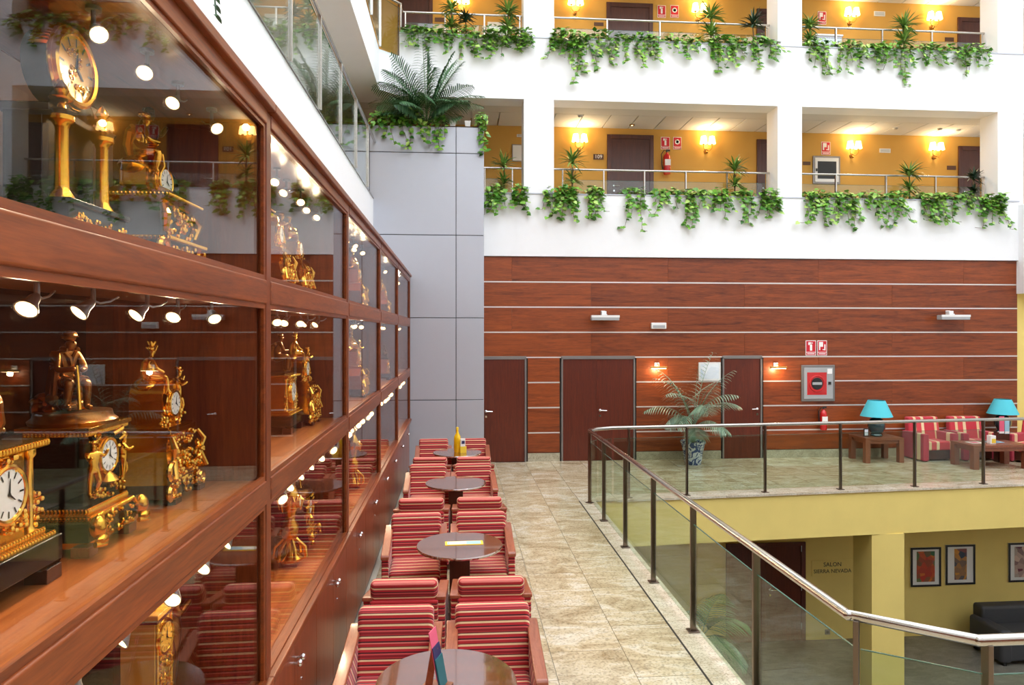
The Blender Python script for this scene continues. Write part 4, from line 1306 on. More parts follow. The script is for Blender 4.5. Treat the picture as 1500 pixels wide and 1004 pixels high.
UPP = [
 (590, 640, [(600, 30), (612, 22), (625, 34), (634, 24)], 'upper ledge clump behind the tower palm', 90),
 (642, 700, [(652, 40), (664, 30), (676, 46), (690, 40), (698, 44)], 'upper ledge clump under the paired spiky plants near the gallery corner', 90),
 (704, 778, [(716, 46), (728, 30), (740, 40), (752, 26), (766, 32), (774, 24)], 'upper ledge clump reaching the first white pillar', 85),
 (806, 850, [(810, 46), (822, 40), (836, 50), (843, 86), (848, 60)], 'upper ledge clump with the longest single vine', 95),
 (852, 908, [(860, 46), (876, 54), (892, 46), (902, 40)], 'upper ledge clump below the upper room door', 85),
 (910, 968, [(920, 44), (930, 54), (944, 40), (958, 46), (964, 42)], 'upper ledge clump below the upper red signs', 85),
 (972, 1030, [(986, 26), (1004, 36), (1012, 28), (1020, 20)], 'upper ledge clump left of the upper pale spiky plant', 60),
 (1036, 1092, [(1044, 40), (1056, 52), (1068, 50), (1080, 40), (1050, 34)], 'upper ledge dense clump under the spiky dark plant', 100),
 (1094, 1138, [(1100, 52), (1108, 46), (1128, 28), (1134, 30)], 'upper ledge clump at the second white pillar', 80),
 (1181, 1216, [(1185, 24), (1196, 40), (1206, 52), (1212, 56)], 'upper ledge clump below the white trolley', 90),
 (1220, 1268, [(1230, 46), (1244, 50), (1258, 36), (1264, 24)], 'upper ledge clump right of the trolley', 80),
 (1272, 1334, [(1282, 30), (1294, 40), (1308, 36), (1322, 66), (1330, 34)], 'upper ledge clump under the dark upper spiky plant', 95),
 (1338, 1388, [(1350, 30), (1362, 32), (1376, 28)], 'upper ledge clump under the upper wall lamp near the end door', 85),
 (1392, 1452, [(1404, 28), (1412, 44), (1420, 34), (1432, 30), (1444, 18)], 'upper ledge clump at the third white pillar', 80)]
for rows, zz, nm in ((LOW, Z1, 'pothos along the lower gallery'), (UPP, Z2, 'pothos along the upper gallery')):
    for a, b, vs, lab, dens in rows:
        xa, xb = spanx(a, b, YF)
        vv = [(PX(v, YF), l * depth(PX(v, YF), YF) / FPX) for v, l in vs]
        # few stems stand for the vines the photo shows next to each other
        vv += [(x_ + rng.uniform(-.06, .06), l_ * rng.uniform(.5, .9)) for x_, l_ in vv]
        clip = [p for p in PIL if xa < p[1] and xb > p[0]]
        pothos('green variegated pothos, ' + lab, xa, xb, YF, zz, vv, rng, dens, nm, back=.30 if not clip else -.03, mass=.36)
xa, xb = PX(545, YT), PX(600, YT)
for a, b, vs, lab in ((543, 578, [(556, 18), (568, 30), (574, 40)], 'on the grey tower beside the gallery glass'),
                      (584, 630, [(590, 40), (600, 50), (618, 34), (626, 38)], 'on the grey tower with long vine'),
                      (634, 653, [(638, 34), (644, 42), (648, 44), (651, 24)], 'on the grey tower between palm and white pots'),
                      (698, 713, [(702, 30), (708, 44), (711, 52)], 'on the grey tower beside the white pots')):
    pothos('green pothos ' + lab, PX(a, YT), PX(b, YT), YT + .0, ZT + .02, [(PX(v, YT), l * .0128) for v, l in vs], rng, 110, 'pothos on the grey tower', back=.4, tall=.30, mass=.20)
for k, (px, py) in enumerate(((663, 186), (685, 186))):
    p = at(px, 184, YT + .12)
    o = thing('small_planter', 'small white square pot on the grey tower, %s' % ('beside the palm leaves' if k == 0 else 'beside the corner pothos'), 'pot', (p.x, YT + .12, ZT + .02), 0, 'white pots on the tower')
    MB().frustum((0, 0, 0), (.09, .09), (.12, .12), .12).build('pot', 'white_plastic', o, bevel=.006)
    MB().box(-.05, .05, -.05, .05, .115, .122).build('soil', 'soil', o, smooth=False)

def blade(mb, p, d, L, w, droop, n=5):
    d = d.normalized(); side = d.cross(Vector((0, 0, 1)))
    if side.length < .05: side = Vector((1, 0, 0))
    side.normalize(); vs = []; q = p.copy()
    for i in range(n + 1):
        t = i / n
        ww = w * (sin(pi * min(1, .25 + .75 * t)) ** .8) * (1 if t < 1 else 0)
        vs += [q + side * ww, q - side * ww]
        d = (d + Vector((0, 0, -droop / n))).normalized()
        q = q + d * L / n
    fs = [(2 * i, 2 * i + 2, 2 * i + 3, 2 * i + 1) for i in range(n)]
    mb.add(vs, fs)
def dracaena(px, pybase, pytop, width, label, dark=False, tiers=2, Y=None, zb=None):
    Y = Y or YF + .15
    X = PX(px, Y); zb = zb if zb is not None else PZ(pybase, X, Y)
    H = PZ(pytop, X, Y) - zb
    o = thing('dracaena', label, 'plant', (X, Y, zb), 0, 'spiky plants on the gallery ledges')
    L = width * depth(X, Y) / FPX / 2 * 1.05
    MB().tube([(0, 0, -.02), (.01, 0, H * .4), (0, .01, H * .72)], [.018, .015, .012], 8).build('stem', 'stem_brown', o)
    for t in range(tiers):
        l = MB(); z = H * (.70 if t == 0 else .34); k = 1 if t == 0 else .8
        for i in range(46):
            w = i * 2.4; el = rng.uniform(-.15, 1.25)
            d = Vector((cos(w) * cos(el), sin(w) * cos(el) * (.15 if sin(w) > 0 else 1), sin(el)))
            blade(l, Vector((0, 0, z + rng.uniform(-.08, .04))), d, L * k * rng.uniform(.85, 1.2), .021, rng.uniform(.4, 1.1))
        l.build('leaf_rosette', 'dracaena_dark' if dark else 'dracaena_leaf', o)
ZZ1, ZZ2 = 5.37, 8.5
for a in ((738, 285, 222, 40, 'green spiky dracaena on lower ledge beside the grey tower', False, 2, None, ZZ1),
          (838, 285, 214, 44, 'dark green spiky dracaena on lower ledge by room number 109', False, 2, None, ZZ1),
          (1076, 288, 228, 42, 'pale spiky dracaena on lower ledge right of the extinguisher', False, 2, None, ZZ1),
          (1332, 292, 236, 44, 'bright spiky dracaena on lower ledge between two wall lamps', False, 2, None, ZZ1),
          (1426, 292, 244, 30, 'dark spiky dracaena on lower ledge by the third pillar', True, 2, None, ZZ1),
          (661, 60, -6, 34, 'spiky dracaena on upper ledge above the tower palm', False, 2, None, ZZ2),
          (682, 62, 14, 30, 'smaller dark dracaena on upper ledge beside a taller one', True, 1, None, ZZ2),
          (744, 62, -2, 40, 'green dracaena on upper ledge next to the first pillar', False, 2, None, ZZ2),
          (1041, 66, 4, 44, 'bright dracaena on upper ledge right of the upper red signs', False, 2, None, ZZ2),
          (1103, 68, 20, 40, 'thin dark dracaena on upper ledge at the second pillar', True, 1, None, ZZ2),
          (1186, 72, 22, 36, 'green dracaena on upper ledge in front of the trolley', False, 2, None, ZZ2),
          (1324, 76, 20, 48, 'dark full dracaena on upper ledge between the wall lamps', False, 2, None, ZZ2)):
    dracaena(*a)

def frond(L, rise, droop, mat, parent, az, base, nl=22, lw=.012, ll=.22, vee=.5, twist=0.0):
    """one pinnate palm frond as a single part"""
    mb = MB(); d = Vector((cos(az) * cos(rise), sin(az) * cos(rise), sin(rise))); p = Vector(base); pts = [p.copy()]; dirs = [d.copy()]
    n = nl; roll = rng.uniform(-1, 1) * twist
    for i in range(n):
        d = (d + Vector((0, 0, -droop / n))).normalized(); p = p + d * L / n
        pts.append(p.copy()); dirs.append(d.copy())
    mb.tube(pts, [.009 * (1 - .8 * i / n) * (L ** .5) for i in range(n + 1)], 5)
    for i in range(int(n * .2), n + 1):
        t = i / n; dd = dirs[i]; side = dd.cross(Vector((0, 0, 1)))
        if side.length < .05: side = Vector((-sin(az), cos(az), 0))
        side.normalize(); side = Matrix.Rotation(roll, 3, dd) @ side; up = side.cross(dd)
        l = ll * (sin(pi * (.18 + .78 * t)) ** .7)
        for s in (-1, 1):
            e = (side * s + dd * .75 + up * vee * rng.uniform(.5, 1)).normalized()
            blade(mb, pts[i], e, l * rng.uniform(.85, 1.1), lw, .9, 4)
    return mb.build('frond', mat, parent)
def palm(label, loc, fr, mat, stem_h=.3, seed=1, pot=None, nl=22, lw=.012, ll=.22, vee=.45, name='potted_palm', twist=.4):
    o = thing(name, label, 'plant', loc)
    for k, (az, rise, L, droop) in enumerate(fr):
        frond(L, rise, droop, mat, o, az, (.03 * cos(az), .03 * sin(az), stem_h * (.6 + .4 * (k % 3) / 2)), nl, lw, ll, vee, twist)
    m = MB()
    for k in range(5):
        a = k * 1.3
        m.tube([(.03 * cos(a), .03 * sin(a), -.02), (.04 * cos(a), .04 * sin(a), stem_h)], [.02, .014], 7)
    m.build('stems', 'stem_brown', o)
    return o
tp = at(625, 183, YT + .24)
fr = [(radians(a), r, L, dr) for a, r, L, dr in ((188, 1.05, 1.2, 1.3), (5, 1.0, 1.25, 1.3), (195, .55, .85, 1.0), (-22, .8, .9, 1.0), (160, 1.28, 1.45, .9), (20, 1.25, 1.45, .9), (90, 1.42, 1.5, .5),
      (-80, 1.15, 1.2, 1.5), (215, 1.0, 1.15, 1.3), (-35, 1.0, 1.2, 1.3), (185, 1.3, 1.4, 1.0), (-5, 1.35, 1.4, .9), (-120, .8, .95, 1.4), (-60, .8, 1.0, 1.4), (260, 1.4, 1.5, .6), (205, .75, 1.0, 1.2), (-30, .85, .95, 1.2), (180, .55, .7, .7), (-8, .55, .65, .7), (175, .85, 1.15, 1.2), (8, .85, 1.15, 1.2), (-90, .9, 1.1, 1.6), (206, 1.15, 1.2, 1.2), (-140, 1.1, 1.2, 1.3), (-45, 1.2, 1.3, 1.1), (225, .7, .8, 1.1), (-50, .7, .8, 1.1))]
palm('tall feathery palm growing on top of the grey tower', (tp.x, YT + .24, ZT + .02), fr, 'palm_leaf', .15, nl=30, ll=.36, lw=.012, vee=.3, twist=1.0)
# palm in a blue and white pot on the lounge floor
pp = Vector((PX(1015, 13.15), 13.15, 0))
pt = thing('ceramic_planter', 'blue and white painted ceramic pot holding the floor palm', 'pot', pp)
MB().lathe([(.15, 0), (.16, .02), (.17, .06), (.19, .22), (.225, .38), (.245, .43), (.25, .455), (.235, .46), (.215, .43), (.20, .40)], (0, 0, 0), 32).build('pot', 'delft', pt)
MB().lathe([(.21, .40), (.001, .41)], (0, 0, 0), 24).build('soil', 'soil', pt)
fr = [(radians(a), r, L, dr) for a, r, L, dr in ((182, 1.15, 1.15, 2.0), (-3, 1.15, 1.1, 2.0), (200, .8, .75, 1.9), (-25, .85, .75, 1.9), (165, 1.35, 1.3, 1.5), (20, 1.38, 1.42, 1.0), (270, 1.45, 1.35, 1.0), (-10, 1.3, 1.35, 1.4),
      (-90, 1.15, 1.0, 2.2), (-60, 1.0, .9, 2.2), (-130, 1.0, .9, 2.2), (190, 1.3, 1.25, 1.8), (-100, .7, .6, 1.8), (-40, 1.25, 1.15, 1.9), (215, 1.25, 1.1, 2.0), (-75, 1.35, 1.25, 1.7))]
palm('pale green palm standing between the double door and single door', (pp.x, pp.y, .40), fr, 'palm_pale', .45, nl=20, ll=.40, lw=.012, vee=-.05)
# palms of the lower storey
def low_palm(label, loc, stem, n, L, mat, seed):
    r_ = random.Random(seed)
    o = thing('courtyard_palm', label, 'plant', loc)
    MB().tube([(0, 0, .35), (.03, .02, stem * .5), (0, 0, stem)], [.05, .04, .035], 10).build('trunk', 'stem_brown', o)
    MB().lathe([(.16, 0), (.2, .1), (.24, .38), (.25, .42), (.22, .42), (.20, .38)], (0, 0, 0), 24).build('pot', 'terracotta', o)
    MB().lathe([(.22, .37), (.001, .38)], (0, 0, 0), 20).build('soil', 'soil', o)
    for k in range(n):
        frond(L * r_.uniform(.85, 1.1), r_.uniform(.45, 1.1), r_.uniform(1.3, 1.9), mat, o, k * 2 * pi / n + r_.uniform(-.2, .2), (0, 0, stem - .02), 22, .016, .42, .1)
low_palm('palm with drooping fronds seen through the walkway railing glass', (2.95, 7.2, ZL), 1.75, 11, 1.15, 'palm_teal', 3)
low_palm('tall dark palm standing in front of the lower brown door', (3.4, 9.3, ZL), 1.75, 8, .8, 'fern_leaf', 5)
lp = at(1295, 1012, 7.0)
o = thing('courtyard_shrub', 'bright green strap-leaved shrub below the chamfered railing corner', 'plant', (lp.x, 7.0, ZL))
MB().lathe([(.16, 0), (.2, .1), (.26, .5), (.22, .5), (.2, .45)], (0, 0, 0), 20).build('pot', 'terracotta', o)
MB().tube([(0, 0, .4), (0, 0, 1.75)], [.04, .03], 8).build('stem', 'stem_brown', o)
l = MB()
for i in range(46):
    w = i * 2.4; el = rng.uniform(.1, 1.35)
    blade(l, Vector((0, 0, 1.7)), Vector((cos(w) * cos(el), sin(w) * cos(el), sin(el))), rng.uniform(.45, .75), .022, 1.0, 6)
l.build('leaf_rosette', 'dracaena_leaf', o)
# fern tip hanging over the left gallery edge
fp = atX(316, 0, XL + .325)
o = thing('hanging_fern', 'dark green fern frond hanging over the white gallery edge', 'plant', (XL + .19, fp.y, 5.30))
MB().lathe([(.07, 0), (.11, .16), (.1, .16), (.09, .14)], (0, 0, 0), 16).build('pot', 'terracotta', o)
MB().lathe([(.095, .135), (.001, .14)], (0, 0, 0), 16).build('soil', 'soil', o)
MB().tube([(-.105, 0, .15), (-.115, 0, .5), (-.125, 0, .83), (-.16, 0, .875), (-.195, 0, .83)], .005, 6).torus((0, 0, .15), .11, .005, 'Z', 24, 6).build('hanger', 'steel', o)
for k, (dy, zl) in enumerate(((0, PZ(30, XL + .325, fp.y)), (.07, 4.75), (-.07, 4.8))):
    mb = MB(); pts = [Vector((0, 0, .14)), Vector((.06, dy * .5, .24)), Vector((.125, dy, .15))]
    z = .08
    while z > zl - 5.30: pts.append(Vector((.135 + .01 * sin(z * 9), dy, z))); z -= .05
    mb.tube(pts, .004, 5)
    for q in pts[2:]:
        for sg in (-1, 1): blade(mb, q, Vector((.3, sg, -.3)), .055, .012, .5, 3)
    mb.build('frond', 'fern_leaf', o)

# ================================================================== WALL FIXTURES
def rect(a, b, c, d, Y):
    """pixel box -> x0, x1, z0, z1 on plane Y"""
    xa, xb = PX(a, Y), PX(b, Y); xm = (xa + xb) / 2
    return xa, xb, PZ(d, xm, Y), PZ(c, xm, Y)
def sign(label, box, Y, kind, group=None):
    x0, x1, z0, z1 = rect(*box, Y)
    w, h = x1 - x0, z1 - z0
    s = thing('safety_sign', label, 'sign', ((x0 + x1) / 2, Y, z0), 0, group)
    MB().box(-w / 2, w / 2, -.008, 0, 0, h).build('plate', 'sign_white', s, smooth=False)
    MB().box(-w * .45, w * .45, -.010, -.008, h * .24, h * .96).build('red_field', 'sign_red', s, smooth=False)
    MB().box(-w * .45, w * .45, -.010, -.008, h * .03, h * .20).build('red_field', 'sign_red', s, smooth=False)
    MB().box(-w * .36, w * .36, -.011, -.010, h * .09, h * .145).build('lettering', 'sign_white', s, smooth=False)
    y = -.0125; p = MB()
    if kind == 'ext':
        p.box(-w * .10, w * .12, y, -.010, h * .32, h * .74).box(-w * .14, -w * .02, y, -.010, h * .76, h * .88).box(-w * .26, -w * .12, y, -.010, h * .70, h * .88).box(-.01, w * .18, y, -.010, h * .80, h * .86)
    elif kind == 'hose':
        p.box(-w * .34, w * .08, y, -.010, h * .58, h * .90).box(-w * .34, -w * .20, y, -.010, h * .36, h * .58).box(w * .22, w * .34, y, -.010, h * .34, h * .74).box(w * .04, w * .26, y, -.010, h * .36, h * .42)
    else:
        p.lathe([(w * .30, 0), (w * .30, .002), (w * .17, .002), (w * .17, 0)], (0, y, h * .60), 20, 'Y'); p.lathe([(w * .08, 0), (w * .08, .002)], (0, y, h * .60), 12, 'Y')
    p.build('pictogram', 'sign_white', s, smooth=False)
sign('red fire extinguisher sign above the wall hose cabinet', (1180, 1195, 499, 521), YW - .003, 'ext')
sign('red fire hose sign above the wall hose cabinet', (1197, 1211, 499, 521), YW - .003, 'hose')
sign('red extinguisher sign on lower gallery wall above the extinguisher', (968, 981, 201, 219), YB, 'ext')
sign('red alarm button sign on lower gallery wall above the extinguisher', (986, 998, 201, 219), YB, 'btn')
sign('red hose sign above the lower gallery hose cabinet', (1203, 1216, 208, 227), YB, 'hose')
sign('red extinguisher sign on upper gallery wall', (963, 975, 8, 26), YB, 'ext')
sign('red alarm button sign on upper gallery wall', (982, 994, 8, 26), YB, 'btn')
sign('red hose sign on upper gallery wall above the trolley', (1198, 1210, 17, 36), YB, 'hose')

def extinguisher(label, px, y0, y1, Y):
    x = PX(px, Y); zt, zb = PZ(y0, x, Y), PZ(y1, x, Y); H = zt - zb; r = H * .14
    e = thing('fire_extinguisher', label, 'extinguisher', (x, Y - .10, zb))
    MB().lathe([(r * .9, 0), (r, .02), (r, H * .70), (r * .8, H * .78), (r * .35, H * .84), (r * .3, H * .88)], (0, 0, 0), 20).build('cylinder', 'red_paint', e)
    MB().box(-r * .8, r * .8, -r * 1.03, -r * .6, H * .34, H * .58).build('label_sheet', 'sign_white', e)
    MB().tube([(0, 0, H * .86), (0, 0, H * .95)], r * .25, 8).box(-r * .25, r * .9, -.012, .012, H * .93, H * 1.0).build('valve', 'black_plastic', e)
    MB().tube([(0, -.01, H * .92), (-r * .9, -.02, H * .97), (-r * 1.7, -.02, H * .8), (-r * 1.6, -.02, H * .4), (-r * 1.3, -.02, H * .2)], [.008, .01, .01, .012, .018], 8).build('hose', 'black_plastic', e)
    MB().box(-r * .4, r * .4, r * .8, .10, H * .55, H * .75).build('bracket', 'frame_grey', e)
extinguisher('red fire extinguisher hanging below the wall hose cabinet', 1202.5, 595, 629, YW - .003)
extinguisher('red fire extinguisher on the lower gallery wall', 975, 221, 257, YB)

def hose_cabinet(label, box, Y, red=True):
    x0, x1, z0, z1 = rect(*box, Y); w, h = x1 - x0, z1 - z0
    c = thing('hose_cabinet', label, 'hose cabinet', ((x0 + x1) / 2, Y, z0))
    fm = 'frame_grey' if red else 'white_plastic'
    MB().box(-w / 2, w / 2, -.03, 0, 0, h).build('frame', 'frame_grey' , c, bevel=.008)
    MB().box(-w * .43, w * .43, -.042, -.03, h * .07, h * .93).build('door', 'grey_plastic' if red else 'white_plastic', c, bevel=.004)
    MB().box(-w * .34, w * .24 if red else w * .34, -.046, -.042, h * .18, h * .80).build('window', 'red_paint' if red else 'black_plastic', c, smooth=False)
    cx = -w * .05
    if red:
        MB().torus((cx, -.05, h * .49), w * .22, w * .025, 'Y', 28, 6).build('reel_rim', 'red_paint', c)
        MB().lathe([(w * .17, -.008), (w * .17, 0)], (cx, -.046, h * .49), 24, 'Y').build('reel', 'black_plastic', c)
        MB().box(cx - w * .14, cx + w * .14, -.057, -.054, h * .46, h * .53).build('reel_plate', 'grey_plastic', c, smooth=False)
        MB().box(w * .26, w * .40, -.048, -.042, h * .76, h * .90).build('notice', 'sign_white', c, smooth=False)
        MB().box(w * .29, w * .37, -.052, -.042, h * .46, h * .54).build('latch', 'black_plastic', c, smooth=False)
    else:
        MB().box(-w * .41, -w * .35, -.05, -.042, h * .44, h * .54).build('latch', 'black_plastic', c, smooth=False)
hose_cabinet('grey framed hose cabinet with red reel on the panelled wall', (1173, 1222, 535, 588), YW - .003)
hose_cabinet('white framed hose cabinet on the lower gallery wall', (1190, 1230, 229, 270), YB, False)

def projector_lamp(label, box):
    x0, x1, z0, z1 = rect(*box, YW); w = x1 - x0
    c = thing('wall_floodlight', label, 'lamp', ((x0 + x1) / 2, YW - .003, z0), 0, 'grey bar fittings on the panelled wall')
    MB().box(-w / 2, w / 2, -.26, -.10, 0, .10).build('housing', 'grey_plastic', c, bevel=.012)
    MB().box(-w / 2 - .005, w / 2 + .005, -.262, -.255, .06, .105).build('lip', 'white_plastic', c, smooth=False)
    MB().box(-.06, .06, -.14, -.03, .09, .13).box(-.045, .045, -.03, 0, .08, .20).box(-.05, .05, -.12, -.01, .13, .19).build('bracket', 'white_plastic', c, bevel=.006)
projector_lamp('grey bar fitting on panelled wall above the double door', (863, 903, 461, 470))
projector_lamp('grey bar fitting on panelled wall above the lounge chairs', (1367, 1408, 460, 469))
x0, x1, z0, z1 = rect(953, 975, 473, 482, YW)
c = thing('emergency_light', 'small white emergency light on the panelled wall', 'lamp', ((x0 + x1) / 2, YW - .003, z0))
MB().box(-(x1 - x0) / 2, (x1 - x0) / 2, -.06, 0, 0, z1 - z0).build('housing', 'white_plastic', c, bevel=.012)
MB().box(-(x1 - x0) * .4, (x1 - x0) * .4, -.066, -.06, .02, (z1 - z0) * .6).build('diffuser', 'grey_plastic', c, bevel=.004)
def picture_lamp(label, px, py):
    p = at(px, py, YW - .003)
    c = thing('picture_lamp', label, 'lamp', (p.x, YW - .003, p.z), 0, 'small brass picture lamps')
    MB().box(-.05, .05, -.02, 0, -.03, .09).build('wall_plate', 'white_plastic', c, bevel=.006)
    MB().tube([(0, -.02, .05), (0, -.10, .07), (0, -.14, .0)], .01, 8).tube([(-.17, -.14, 0), (.17, -.14, 0)], .022, 10).build('arm', 'brass', c)
    MB().box(-.15, .15, -.152, -.128, -.03, -.019).build('tube_lamp', 'picture_lamp', c)
    ld = bpy.data.lights.new('lamp_glow', 'POINT'); ld.energy = 9; ld.color = (1, .7, .4); ld.shadow_soft_size = .05
    lo = bpy.data.objects.new('lamp_glow', ld); COL.objects.link(lo); lo.parent = c; lo.location = (0, -.14, -.06)
picture_lamp('lit picture lamp on panelled wall between double door and palm', 962, 538)
picture_lamp('lit picture lamp on panelled wall right of the single door', 1136, 538)
x0, x1, z0, z1 = rect(1023, 1055, 531, 558, YW - .003)
c = thing('wall_picture', 'pale blue framed picture behind the floor palm', 'picture', ((x0 + x1) / 2, YW - .003, z0))
MB().box(-(x1 - x0) / 2, (x1 - x0) / 2, -.025, 0, 0, z1 - z0).build('frame', 'white_plastic', c, bevel=.004)
MB().box(-(x1 - x0) * .42, (x1 - x0) * .42, -.027, -.025, .04, z1 - z0 - .04).build('print', 'picture_pale', c, smooth=False)

# ------------------------------------------------------------------ gallery walls
def sconce(label, px, py, Y=YB, energy=20, group='lit wall lamps of the galleries', rz=0.0, X=None):
    p = at(px, py, Y)
    c = thing('wall_sconce', label, 'lamp', (p.x, Y, p.z), rz, group)
    MB().lathe([(.05, 0), (.05, .012), (.02, .02)], (0, -.02, -.20), 14, 'Y').tube([(0, -.02, -.20), (0, -.07, -.24), (0, -.1, -.2)], .008, 6).ell((0, -.07, -.24), .028, 8, 6).build('back_plate', 'brass', c)
    for s in (-1, 1):
        MB().tube([(0, -.06, -.20), (s * .05, -.11, -.22), (s * .10, -.12, -.16), (s * .10, -.12, -.05)], .007, 6).lathe([(.022, -.06), (.03, -.05), (.012, -.04)], (s * .10, -.12, -.02), 10).build('arm', 'brass', c)
        MB().lathe([(.085, -.06), (.055, .11)], (s * .10, -.12, 0), 18).build('shade', 'sconce_shade', c)
    ld = bpy.data.lights.new('lamp_glow', 'POINT'); ld.energy = energy; ld.color = (1, .78, .48); ld.shadow_soft_size = .07
    lo = bpy.data.objects.new('lamp_glow', ld); COL.objects.link(lo); lo.parent = c; lo.location = (0, -.22, .06)
    return c
for px, py, lab in ((848, 206, 'lit wall lamp on lower gallery left of the room door'), (1034, 209, 'lit wall lamp on lower gallery right of the extinguisher'),
                    (1247, 216, 'lit wall lamp on lower gallery beside the hose cabinet'), (1367, 218, 'lit wall lamp on lower gallery left of the end door'),
                    (842, 6, 'lit wall lamp on upper gallery left of the room door'), (1022, 16, 'lit wall lamp on upper gallery right of red signs'),
                    (1244, 22, 'lit wall lamp on upper gallery above the trolley'), (1364, 28, 'lit wall lamp on upper gallery left of the end door'),
                    (676, 4, 'lit wall lamp on upper gallery behind the paired dracaenas')):
    sconce(lab, px, py)
sconce('lit lamp on the yellow lobby wall behind the black column clock', 156, 262, 5.5, 25, 'lobby lamps')
di = [3]
def gdoor(a, b, top, zf):
    di[0] += 1
    x0, x1, _, z1 = rect(a, b, top, top + 50, YB); 
    d = struct(MB().box(x0, x0 + .09, YB - .04, YB - .002, zf, z1).box(x1 - .09, x1, YB - .04, YB - .002, zf, z1).box(x0 + .09, x1 - .09, YB - .04, YB - .002, z1 - .10, z1).build('door_%d' % di[0], 'corridor_door', bevel=.006))
    MB().box(x0 + .092, x1 - .092, YB - .022, YB - .002, zf, z1 - .102).build('door_leaf', 'corridor_door', d, smooth=False)
    lever(d, x0 + .16, YB - .022, zf + 1.0, 1)
gdoor(889, 957, 198, FL1); gdoor(1108, 1150, 205, FL1); gdoor(1403, 1462, 215, FL1)
gdoor(888, 956, 5, FL2); gdoor(1108, 1150, 14, FL2); gdoor(1402, 1462, 27, FL2); gdoor(583, 634, -12, FL2)
def plaque(label, box, Y, text=None, mat='plaque', tm='sign_white'):
    x0, x1, z0, z1 = rect(*box, Y)
    p = thing('room_plaque', label, 'sign', ((x0 + x1) / 2, Y, z0))
    MB().box(-(x1 - x0) / 2, (x1 - x0) / 2, -.012, 0, 0, z1 - z0).build('plate', mat, p, bevel=.002)
    if text: text_mesh('lettering', text, (z1 - z0) * .95, tm, p, (0, -.014, (z1 - z0) / 2), (pi / 2, 0, 0), .002)
    return p
plaque('dark room plaque with white number 109 beside the gallery door', (869, 884, 226, 234), YB, '109')
plaque('brown room plaque left of the lower end door', (1387, 1400, 243, 249), YB)
plaque('brown room plaque left of the lower hose cabinet', (1176, 1187, 237, 242), YB)
plaque('brown room plaque left of the upper room door', (870, 884, 33, 38), YB)
plaque('brown room plaque left of the upper end door', (1384, 1397, 55, 61), YB)
plaque('brown room plaque left of the trolley-side upper lamp behind dracaena', (637, 651, 26, 32), YB)
for lab, box in (('white ventilation plate on lower gallery wall between two lamps', (1288, 1304, 218, 224)), ('white ventilation plate on upper gallery wall between two lamps', (1280, 1296, 17, 24)),
                 ('white ventilation plate on lower gallery wall above the notice', (757, 768, 197, 201))):
    x0, x1, z0, z1 = rect(*box, YB)
    p = thing('vent_plate', lab, 'vent', ((x0 + x1) / 2, YB, z0))
    w, h = x1 - x0, z1 - z0
    MB().box(-w / 2, w / 2, -.015, 0, 0, h).build('plate', 'white_plastic', p, smooth=False)
    for k in range(3): MB().box(-w * .42, w * .42, -.02, -.015, h * (.2 + .25 * k), h * (.3 + .25 * k)).build('slat', 'grey_plastic', p, smooth=False)
x0, x1, z0, z1 = rect(750, 776, 212, 237, YB)
p = thing('notice_board', 'white framed notice on lower gallery wall beside the first pillar', 'notice', ((x0 + x1) / 2, YB, z0))
MB().box(-(x1 - x0) / 2, (x1 - x0) / 2, -.02, 0, 0, z1 - z0).build('frame', 'frame_grey', p, smooth=False)
MB().box(-(x1 - x0) * .46, (x1 - x0) * .46, -.022, -.02, .02, z1 - z0 - .02).build('sheet', 'paper', p, smooth=False)
x0, x1, z0, z1 = rect(714, 746, 33, 60, YB)
p = thing('notice_board', 'white notice on upper gallery wall behind the tower palm', 'notice', ((x0 + x1) / 2, YB, z0))
MB().box(-(x1 - x0) / 2, (x1 - x0) / 2, -.02, 0, 0, z1 - z0).build('sheet', 'paper', p, smooth=False)
# ceiling details of the galleries
for px, py, zc, lab in ((850, 170, CE1, 'small ceiling detector near room 109 lamp'), (1312, 188, CE1, 'small ceiling detector above the dark full dracaena'), (1404, 190, CE1, 'small ceiling detector near the lower end door'), (1377, 189, CE1, 'small round ceiling speaker near the third pillar')):
    dd = (zc - EYE) * FPX / (HOR - py); lat = (px - 750) / FPX * dd
    X, Y = dd * sin(TH) + lat * cos(TH), dd * cos(TH) - lat * sin(TH)
    Y = min(Y, YB - .2)
    d = thing('ceiling_detector', lab, 'detector', (X, Y, zc))
    MB().lathe([(.055, 0), (.05, -.02), (.03, -.035), (.001, -.036)], (0, 0, 0.003), 16).build('cover', 'grey_plastic', d)
    MB().lathe([(.06, .004), (.06, -.004)], (0, 0, 0), 16).build('ring', 'white_plastic', d)
dd = at(925, 185, YB - .25)
d = thing('ceiling_downlight', 'lit downlight in the lower gallery ceiling above the room door', 'lamp', (dd.x, YB - .30, CE1))
MB().lathe([(.06, .003), (.06, -.012), (.045, -.012)], (0, 0, 0), 18).build('ring', 'brass', d)
MB().lathe([(.042, -.008), (.001, -.016)], (0, 0, 0), 16).build('bulb', 'bulb', d)
# housekeeping trolley behind the upper glass
tx = PX(1206, YB - .7)
t = thing('linen_trolley', 'white covered linen trolley behind upper gallery glass', 'trolley', (tx, YB - .75, FL2))
MB().box(-.30, .30, -.2, .2, .12, 1.06).build('body', 'trolley_grey', t, bevel=.03)
MB().box(-.32, .32, -.22, .22, 1.05, 1.10).build('top', 'white_plastic', t, bevel=.02)
for x_ in (-.25, .25):
    for y_ in (-.15, .15): MB().cyl((x_ - .015, y_, .06), (x_ + .015, y_, .06), .06, 12).box(x_ - .02, x_ + .02, y_ - .02, y_ + .02, .05, .13).build('wheel', 'black_plastic', t)

